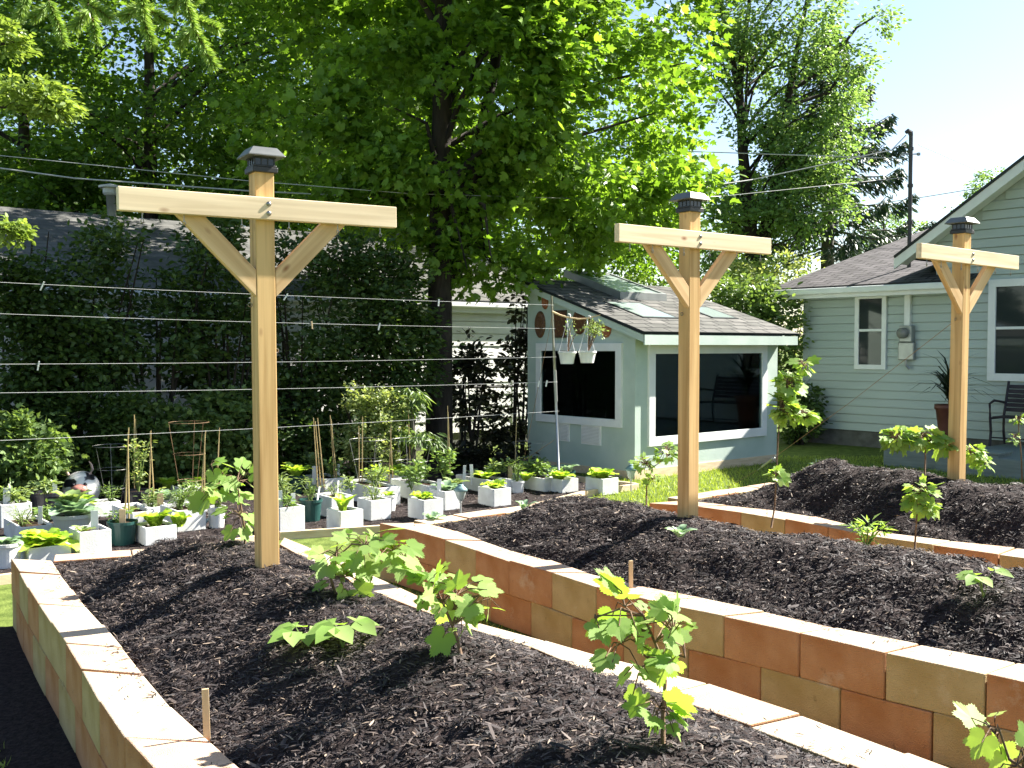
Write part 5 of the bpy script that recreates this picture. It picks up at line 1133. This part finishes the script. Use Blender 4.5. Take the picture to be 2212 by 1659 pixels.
# ------------------------------------------------------------------ trees and shrubs
def crown(name, parent, org, ells, ncl, per, cr, ls, tmpl, mat, seed, flat=.55, shell=.45, gap=.0, droop=.0, smooth=False, up=.6):
    g = np.random.default_rng(seed); w = np.array([e[6] for e in ells], float); w /= w.sum(); cs = []
    while len(cs) < ncl:
        e = ells[g.choice(len(ells), p=w)]; d = g.normal(size=3); d /= np.linalg.norm(d); r = g.uniform(shell ** 3, 1) ** (1 / 3)
        p = np.array(e[:3]) + d * r * np.array(e[3:6])
        if gap and noise.noise(Vector(p) * .75 + Vector((seed, 0, 0))) < gap - .35: continue
        cs.append((p, d))
    C = np.repeat(np.array([c[0] for c in cs]), per, 0); D = np.repeat(np.array([c[1] for c in cs]), per, 0); n = len(C)
    off = g.normal(size=(n, 3)); off *= (g.uniform(.2, 1, (n, 1)) / np.linalg.norm(off, axis=1, keepdims=True)); off *= np.array([cr, cr, cr * flat])
    sc = np.repeat(g.uniform(.6, 1.35, (len(cs), 1)), per, 0); off = off * sc
    C = C + off - np.array(org)
    A = D * .5 + off / cr * .6 + g.normal(size=(n, 3)) * .5; A[:, 2] = A[:, 2] * .5 - droop
    N = g.normal(size=(n, 3)) * .55 + D * .35 + np.array([0, 0, up])
    leaf_obj(name, C, A, N, g.uniform(.6, 1.15, n) * ls, tmpl, M[mat], parent, smooth)
    return cs
def trunk(parent, org, paths, mat, n=9):
    m = MB()
    for pts, rr in paths: m.tube([Vector(p) - Vector(org) for p in pts], rr, n)
    m.build('trunk', M[mat], parent, True)
def limbs(path, ells, k, seed, r0=.05):
    """bent limbs from points on the trunk out into the crown"""
    rn = random.Random(seed); out = []; path = [Vector(p) for p in path]
    for i in range(k):
        e = rn.choice(ells); d = Vector((rn.gauss(0, 1), rn.gauss(0, 1), rn.gauss(0, .7))).normalized(); tgt = Vector(e[:3]) + Vector((d.x * e[3], d.y * e[4], d.z * e[5])) * .85
        z = min(max(tgt.z - rn.uniform(.8, 2.2), path[0].z + 1.4), path[-1].z); 
        for a, b in zip(path, path[1:]):
            if a.z <= z <= b.z + 1e-6: s = a.lerp(b, (z - a.z) / max(b.z - a.z, 1e-4)); break
        mid = s.lerp(tgt, .5) + Vector((rn.uniform(-.25, .25), rn.uniform(-.25, .25), rn.uniform(.05, .45)))
        out.append(([s, s.lerp(mid, .5) + Vector((0, 0, .1)), mid, tgt], [r0, r0 * .75, r0 * .5, r0 * .15]))
    return out
# the big maple
o = atY(948, 1000, 13.6); o.z = 0; T1 = empty('maple_tree', o, 0, 'big maple with dark trunk rising behind the containers left of the shed', 'tree')
tp = [(o.x, o.y, -.1), (o.x, o.y, .3), (o.x + .02, o.y, 2.6), (o.x + .05, o.y + .1, 5.0), (o.x + .1, o.y + .2, 8.5), (o.x, o.y + .3, 10.5)]
e1 = [(-.8, 13.12, 5.3, 1.7, .4, 1.8, 1.05), (-1.6, 16.3, 7.6, 2.6, 1.6, 2.4, .5), (.8, 14.9, 5.3, 2.6, 1.6, 2.6, 1.4), (.2, 15.3, 8.6, 3.5, 2.8, 3.0, 1.4), (-2.1, 14.6, 5.0, 1.9, 1.7, 2.3, .8), (-2.6, 15.0, 8.2, 2.4, 2.2, 2.4, .7), (1.0, 14.2, 4.0, 1.7, .8, .85, .35), (-1.2, 13.7, 3.8, 1.4, .5, .8, .2), tuple(atY(1075, 588, 13.7)) + (.75, .4, .28, .09), tuple(atY(1010, 560, 13.4)) + (.5, .3, .3, .06)]
lead = [atY(955, 660, 13.6), atY(985, 560, 13.7), atY(1010, 420, 13.8), atY(1050, 240, 14), atY(1090, 20, 14.2), atY(1110, -260, 14.4)]
trunk(T1, o, [(tp, [.27, .19, .16, .13, .09, .03]), (lead, [.11, .10, .09, .08, .07, .03])] + limbs([(o.x, o.y, 2.2)] + tp[3:], e1, 24, 2, .05), 'bark')
crown('crown', T1, o, e1, 860, 58, .50, .15, MAPLE, 'lf_maple', 5, .5, .55, .26, .15)
# tall trees behind on the left
def btree(px, Y, ells, ncl, per, cr, ls, lab, seed, mat, r=.16, tops=None, bark='bark', name='deciduous_tree', lean=0, group='trees behind the white house', tmpl=OVATE, gap=.12):
    o = atY(px, 748, Y); o.z = 0; t = empty(name, o, 0, lab, 'tree', group); zt = max(e[2] + e[5] * .6 for e in ells); lx = lean
    tp = [(o.x, o.y, -.1), (o.x + lx * .2, o.y, zt * .25), (o.x + lx * .5, o.y, zt * .55), (o.x + lx, o.y, zt)]
    trunk(t, o, [(tp, [r * 1.3, r, r * .75, r * .25])] + limbs(tp, ells, 12, seed, r * .35), bark)
    crown('crown', t, o, ells, ncl, per, cr, ls, tmpl, M and mat, seed, .55, .5, gap, .15)
btree(330, 20.5, [(-7.2, 20.5, 8.0, 3.6, 2.6, 4.2, 1), (-7.4, 20.2, 4.6, 2.6, 2, 1.6, .4)], 560, 44, .6, .16, 'dense dark tree filling the upper left behind the vent pipe', 21, 'lf_dark')
btree(60, 22, [(-11.0, 21.5, 8.0, 3.2, 2.6, 4.2, 1), (-10.8, 21, 4.4, 2.6, 2, 1.6, .4)], 480, 44, .6, .16, 'dark tree at the far left edge behind the roof', 22, 'lf_dark')
btree(690, 21.5, [(-4.0, 21.5, 8.2, 3.0, 2.4, 4.2, 1), (-3.8, 21, 5.0, 2.6, 2, 1.6, .35)], 520, 44, .6, .15, 'mid green tree between the big maple and the dark trees', 23, 'lf_maple')
btree(868, 19.5, [(-2.2, 19.5, 9.6, 1.8, 1.6, 2.6, 1)], 110, 40, .55, .14, 'slim pale barked tree behind the maple, bare lower trunk showing', 24, 'lf_mid', .11, bark='greybark')
btree(1010, 26, [(-.5, 26, 9.0, 3.4, 2.4, 5.0, 1), (2.6, 26, 7.2, 2.0, 2, 2.8, .5), (1.0, 26, 4.6, 4.0, 2, 1.8, .6)], 620, 42, .65, .17, 'sunlit tree filling gaps behind the maple crown', 25, 'lf_maple')
btree(1190, 30, [(3.0, 30, 5.0, 4.2, 2.4, 2.6, 1)], 220, 42, .65, .17, 'lower bright tree behind the shed roof', 26, 'lf_mid')
btree(200, 28, [(-9, 28, 8.5, 8.5, 2.4, 4.6, 1)], 520, 46, .8, .2, 'tall dark tree mass behind the other left hand trees', 28, 'lf_dark', gap=0)
btree(620, 29, [(-3.5, 29, 9.5, 5.0, 2.4, 5.0, 1)], 330, 46, .8, .2, 'tall tree behind the slim pale barked tree', 29, 'lf_mid', gap=0)
btree(500, 25, [(-7, 26, 5.6, 7.5, 2.4, 3.0, 1)], 380, 42, .7, .18, 'wide dark tree low behind the long grey roof', 27, 'lf_dark')
# airy tree with two leaning trunks on the right, spruce beside it
o = atY(1640, 748, 24); o.z = 0; T5 = empty('willow_tree', o, 0, 'tall airy tree with two leaning dark trunks right of the maple', 'tree')
q = lambda x, y, Y=24: tuple(atY(x, y, Y))
e5 = [tuple(atY(1660, 40, 24)) + (1.7, 1.5, 1.7, 1), tuple(atY(1700, 190, 24)) + (1.9, 1.5, 1.5, 1), tuple(atY(1660, 380, 24)) + (1.5, 1.3, 1.5, .8), tuple(atY(1760, 270, 23.5)) + (1.2, 1.1, 1.6, .8), tuple(atY(1590, 520, 24)) + (1.0, 1.2, 1.2, .6), tuple(atY(1740, 440, 23.5)) + (1.0, 1.0, 1.0, .5), tuple(atY(1580, 90, 24)) + (.8, .8, 1.2, .25), tuple(atY(1700, -200, 24)) + (2.2, 2, 2, .7)]
trunk(T5, o, [([(o.x, o.y, -.1), q(1635, 640), q(1620, 480), q(1605, 330), q(1598, 200), q(1570, 80), q(1545, -60)], [.22, .19, .16, .12, .09, .06, .03]),
              ([q(1632, 600), q(1660, 470), q(1690, 350), q(1700, 230), q(1725, 90), q(1760, -80)], [.17, .15, .12, .09, .06, .03]),
              ([q(1598, 200), q(1604, 100), q(1618, 20), q(1622, -80)], [.08, .07, .05, .03]), ([q(1580, 110), q(1545, 95), q(1500, 150), q(1440, 175)], [.05, .04, .03, .01]),
              ([q(1700, 200), q(1780, 150), q(1850, 60), q(1900, 30)], [.06, .05, .03, .01]), ([q(1700, 230), q(1790, 200), q(1830, 140)], [.05, .04, .02])] + limbs([q(1640, 700), q(1620, 450), q(1605, 300), q(1640, -20)], e5, 22, 9, .04), 'bark')
crown('crown', T5, o, e5 + [tuple(atY(1885, 45, 24)) + (.45, .4, .35, .05), tuple(atY(1850, 140, 24)) + (.35, .3, .3, .04), tuple(atY(1500, 130, 24)) + (.3, .3, .3, .03), tuple(atY(1480, 60, 24)) + (.4, .3, .3, .04)], 720, 42, .42, .12, OVATE, 'lf_willow', 31, .8, .3, .16, .2)
def spruce(px, Y, ztop, zbot, rmax, lab, seed, nb=60, rt=.16):
    g = np.random.default_rng(seed); o = atY(px, 748, Y); o.z = 0; t = empty('spruce_tree', o, 0, lab, 'spruce'); P = []; C = []; A = []
    P.append(([(o.x, o.y, -.1), (o.x, o.y, ztop * .5), (o.x, o.y, ztop)], [rt * 1.3, rt, .03]))
    for k in range(nb):
        z = zbot + (ztop - zbot) * (k / nb) ** .95; a = k * 2.399 + g.uniform(-.3, .3); L = rmax * (1 - (z - zbot) / (ztop - zbot)) ** .75 * g.uniform(.8, 1.1) + .15
        d = Vector((math.cos(a), math.sin(a), 0)); s = Vector((o.x, o.y, z)); pts = [s, s + d * L * .45 + Vector((0, 0, -.12 * L)), s + d * L * .8 + Vector((0, 0, -.10 * L)), s + d * L + Vector((0, 0, .02 * L))]
        P.append((pts, [.035, .025, .016, .006])); sd = Vector((-d.y, d.x, 0))
        for i in range(int(270 * L / 1.5)):
            f = g.uniform(.12, 1); j = min(2, int(f * 3)); p = pts[j].lerp(pts[j + 1], f * 3 - j)
            side = g.uniform(-1, 1) * .22 * L * (1.1 - f) + g.normal() * .03
            p = p + sd * side + Vector((0, 0, -abs(g.normal()) * .16)); C.append(tuple(p - o)); v = d * .5 + sd * side * 2 + Vector((g.normal() * .3, g.normal() * .3, -.55)); A.append(tuple(v))
    trunk(t, o, P, 'greybark', 7); C = np.array(C); g2 = np.random.default_rng(seed)
    leaf_obj('crown', C, np.array(A), g2.normal(size=C.shape), g2.uniform(.10, .22, len(C)), ([(0, .10, 0), (0, -.10, 0), (.5, -.12, .02), (1, 0, 0), (.5, .12, .02)], [(0, 1, 2, 4), (4, 2, 3)]), M['lf_spruce'], t)
spruce(1785, 25.5, 9.6, 4.0, 2.75, 'dark spruce with drooping branches between the airy tree and the mast', 41, 58)
spruce(1905, 36, 6.0, 3.6, 1.2, 'small far spruce low behind the wing roof', 42, 26, .1)
btree(1905, 42, [tuple(atY(1930, 505, 42)) + (1.35, 1.2, 1.0, 1), tuple(atY(1905, 540, 42)) + (1.6, 1.2, .6, .5)], 90, 34, .4, .14, 'small round tree far away left of the mast', 43, 'lf_willow', .12, group='far trees beyond the green house', gap=0)
btree(2135, 46, [tuple(atY(2135, 402, 46)) + (1.0, 1, .7, 1), tuple(atY(2125, 450, 46)) + (1.2, 1, .8, .4)], 70, 34, .4, .14, 'tuft of a far tree above the main roof edge', 44, 'lf_willow', .12, group='far trees beyond the green house', gap=0)
# shrubs: crown on several stems
def shrub(c, r, ncl, per, cr, ls, lab, seed, mat, tmpl=OVATE, name='shrub', group='shrubs along the garden edge', cat='shrub', extra=(), gap=.08, shell=.35):
    o = Vector((c[0], c[1], 0)); t = empty(name, o, 0, lab, cat, group); ells = [tuple(c) + tuple(r) + (1,)] + list(extra); rn = random.Random(seed); P = []
    for k in range(7):
        e = rn.choice(ells); tg = Vector((e[0] + rn.uniform(-.8, .8) * e[3], e[1] + rn.uniform(-.8, .8) * e[4], e[2] + rn.uniform(.2, .8) * e[5])); s = o + Vector((rn.uniform(-.1, .1), rn.uniform(-.1, .1), -.05))
        P.append(([s, s.lerp(tg, .5) + Vector((0, 0, .1)), tg], [.025, .016, .005]))
    trunk(t, o, P, 'bark', 6); crown('crown', t, o, ells, ncl, per, cr, ls, tmpl, mat, seed, .75, shell, gap, .1)
def E(px, py, Y, rx, ry, rz, w=1.): return tuple(atY(px, py, Y)) + (rx, ry, rz, w)
# tall dark shrubs in front of the white house
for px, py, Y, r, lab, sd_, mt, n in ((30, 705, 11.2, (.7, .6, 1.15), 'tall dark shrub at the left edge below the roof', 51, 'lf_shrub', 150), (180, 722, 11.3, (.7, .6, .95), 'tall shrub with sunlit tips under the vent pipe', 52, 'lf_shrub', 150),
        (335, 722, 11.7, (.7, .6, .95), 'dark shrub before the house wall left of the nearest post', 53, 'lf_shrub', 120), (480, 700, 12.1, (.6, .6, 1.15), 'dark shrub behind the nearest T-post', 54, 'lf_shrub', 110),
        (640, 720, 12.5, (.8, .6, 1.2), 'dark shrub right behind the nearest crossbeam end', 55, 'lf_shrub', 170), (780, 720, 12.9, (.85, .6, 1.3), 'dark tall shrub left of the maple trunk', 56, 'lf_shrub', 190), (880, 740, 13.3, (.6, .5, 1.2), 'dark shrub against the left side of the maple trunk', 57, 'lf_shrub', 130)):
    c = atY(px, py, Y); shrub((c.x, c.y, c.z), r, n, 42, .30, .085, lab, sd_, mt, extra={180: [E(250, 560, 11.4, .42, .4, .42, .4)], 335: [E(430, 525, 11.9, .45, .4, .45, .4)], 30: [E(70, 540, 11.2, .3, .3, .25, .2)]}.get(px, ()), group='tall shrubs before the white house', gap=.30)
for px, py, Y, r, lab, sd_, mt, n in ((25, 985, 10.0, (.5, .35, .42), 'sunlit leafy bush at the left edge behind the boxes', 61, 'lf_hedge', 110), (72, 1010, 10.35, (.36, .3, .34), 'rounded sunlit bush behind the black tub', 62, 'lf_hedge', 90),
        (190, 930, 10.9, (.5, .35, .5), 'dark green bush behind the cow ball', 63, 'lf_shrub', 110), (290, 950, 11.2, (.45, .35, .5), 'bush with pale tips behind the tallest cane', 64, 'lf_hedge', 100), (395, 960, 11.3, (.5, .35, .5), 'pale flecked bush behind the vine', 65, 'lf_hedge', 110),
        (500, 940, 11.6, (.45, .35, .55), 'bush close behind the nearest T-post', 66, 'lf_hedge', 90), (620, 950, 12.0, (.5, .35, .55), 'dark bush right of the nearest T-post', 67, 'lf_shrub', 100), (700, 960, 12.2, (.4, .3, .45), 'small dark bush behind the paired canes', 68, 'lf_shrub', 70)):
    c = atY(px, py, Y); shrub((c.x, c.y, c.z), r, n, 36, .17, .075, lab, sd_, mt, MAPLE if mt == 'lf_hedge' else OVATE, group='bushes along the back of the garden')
c = atY(800, 930, 11.9); shrub((c.x, c.y, c.z), (.42, .35, .55), 150, 40, .13, .05, 'yellow green variegated bush behind the long planter boxes', 69, 'lf_var', extra=[E(830, 880, 12, .3, .3, .25, .4)])
# small drooping tree
o = atY(888, 1012, 12.0); o.z = 0; t = empty('drooping_tree', o, 0, 'small tree with long drooping leaves beside the maple trunk', 'tree'); P = [([(o.x, o.y, -.05), tuple(atY(890, 985, 12)), tuple(atY(893, 955, 12)), tuple(atY(888, 880, 12))], [.06, .05, .035, .015]), ([tuple(atY(893, 960, 12)), tuple(atY(915, 935, 11.9)), tuple(atY(935, 945, 11.9))], [.02, .015, .006])]
trunk(t, o, P, 'greybark', 7); crown('crown', t, o, [E(888, 865, 12, .16, .16, .18), E(915, 945, 11.9, .24, .2, .10), E(865, 940, 12, .16, .16, .10, .6)], 46, 16, .12, .15, LANCE, 'lf_hedge', 71, .5, .2, 0, .7)
# dark vines on the fence and beside the shed
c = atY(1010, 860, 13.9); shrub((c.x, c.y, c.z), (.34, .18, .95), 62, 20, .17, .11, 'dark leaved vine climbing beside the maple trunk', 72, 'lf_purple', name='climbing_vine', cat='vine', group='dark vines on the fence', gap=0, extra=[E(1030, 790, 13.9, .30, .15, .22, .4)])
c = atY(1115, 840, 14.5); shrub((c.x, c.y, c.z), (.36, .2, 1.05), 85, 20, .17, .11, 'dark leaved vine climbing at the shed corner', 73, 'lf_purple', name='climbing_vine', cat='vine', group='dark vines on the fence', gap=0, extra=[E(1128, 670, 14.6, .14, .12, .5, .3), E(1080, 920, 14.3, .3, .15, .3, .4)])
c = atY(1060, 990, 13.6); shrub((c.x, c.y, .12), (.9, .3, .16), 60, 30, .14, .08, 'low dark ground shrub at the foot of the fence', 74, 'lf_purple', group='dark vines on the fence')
# light shrub behind the shed and others
c = atY(1618, 720, 17.5); shrub((c.x, c.y, c.z), (.85, .7, .95), 210, 40, .3, .11, 'pale sunlit leafy shrub between the shed roof and green house', 75, 'lf_hedge', extra=[E(1570, 680, 17.5, .7, .7, .7, .6), E(1690, 800, 18.0, .35, .5, .7, .4)])
c = atY(1700, 600, 22); shrub((c.x, c.y, c.z), (1.4, .9, .5), 120, 36, .35, .11, 'pale flowering shrub low behind the wing roof corner', 76, 'lf_var', extra=[E(1680, 700, 22, 1.4, .9, 1.0, 1)])
c = atY(1725, 870, 17.0); shrub((c.x, c.y, .55), (.35, .4, .55), 60, 34, .2, .09, 'dark bush in the gap at the green house corner', 77, 'lf_shrub')
# branches of an unseen tree reaching in from the left edge
o = Vector((-6.2, 8.3, 0)); t = empty('ash_tree', o, 0, 'sunlit leafy limb reaching in at the left edge of the sky', 'tree')
P = [([(o.x, o.y, -.1), (o.x, o.y, 2.5), (o.x - .1, o.y, 5.5)], [.2, .16, .08])]
for py, x1 in ((215, 130), (90, 40), (490, 45)): e = atY(x1, py, 8.0); s = Vector((o.x, o.y, e.z - .5)); P.append(([s, s.lerp(e, .5) + Vector((0, 0, .15)), e], [.06, .04, .01]))
trunk(t, o, P, 'bark', 8); crown('crown', t, o, [E(60, 205, 8, .30, .35, .10, 1), E(110, 232, 8, .16, .2, .07, .5), E(5, 85, 8, .14, .25, .14, .35), E(15, 495, 8, .12, .2, .11, .3), E(-220, 150, 8.2, .6, .7, 1.2, 1)], 130, 34, .11, .06, OVATE, 'lf_ash', 78, .6, .1, 0, .2)
# foreground spruce bough hanging from above
o = atY(250, -260, 2.6); t = empty('spruce_bough', o, 0, 'pale green spruce twigs hanging into the top left corner', 'spruce bough'); m = MB(); C = []; A = []; g = np.random.default_rng(9)
tw = [[(398, -160), (400, 0), (418, 60)], [(418, 60), (440, 100), (462, 143)], [(418, 60), (400, 80), (386, 98)], [(414, 40), (445, 50), (474, 64)], [(405, 5), (425, -5), (430, -30)], [(398, -20), (380, 5), (372, 20)],
      [(310, -160), (306, 0), (310, 40), (328, 96)], [(306, 10), (285, 25), (262, 38)], [(308, 15), (335, 28), (360, 48)], [(190, -160), (190, 0), (200, 40), (208, 88)], [(190, 10), (215, 22), (238, 40)], [(192, 20), (175, 42), (160, 62)],
      [(100, -160), (105, 0), (125, 50), (138, 95)], [(108, 10), (85, 28), (70, 40)], [(300, -100), (250, -60), (200, -40)], [(398, -160), (310, -160), (190, -160), (100, -160)], [(60, -160), (60, -20), (40, 40)]]
for k, line in enumerate(tw):
    Y = 2.6 + (k % 5) * .03 + (.25 if line[0][0] < 150 else 0); pts = [atY(x, y, Y) for x, y in line]; m.tube([p - o for p in pts], .003, 5)
    for a, b in zip(pts, pts[1:]):
        L = (b - a).length
        if a.z > EYE + .95 and b.z > EYE + .95: continue
        d = (b - a).normalized()
        for j in range(int(L * 5200)):
            f = g.uniform(); r_ = g.normal(size=3); r_ = Vector(r_); r_ = (r_ - d * r_.dot(d)).normalized(); C.append(tuple(a.lerp(b, f) - o)); A.append(tuple(r_ + d * .75))
m.build('twigs', M['vinewood'], t); C = np.array(C); leaf_obj('needles', C, np.array(A), g.normal(size=C.shape), g.uniform(.018, .029, len(C)), ([(0, .05, 0), (0, -.05, 0), (.6, -.06, 0), (1, 0, 0), (.6, .06, 0)], [(0, 1, 2, 4), (4, 2, 3)]), M['lf_bough'], t)
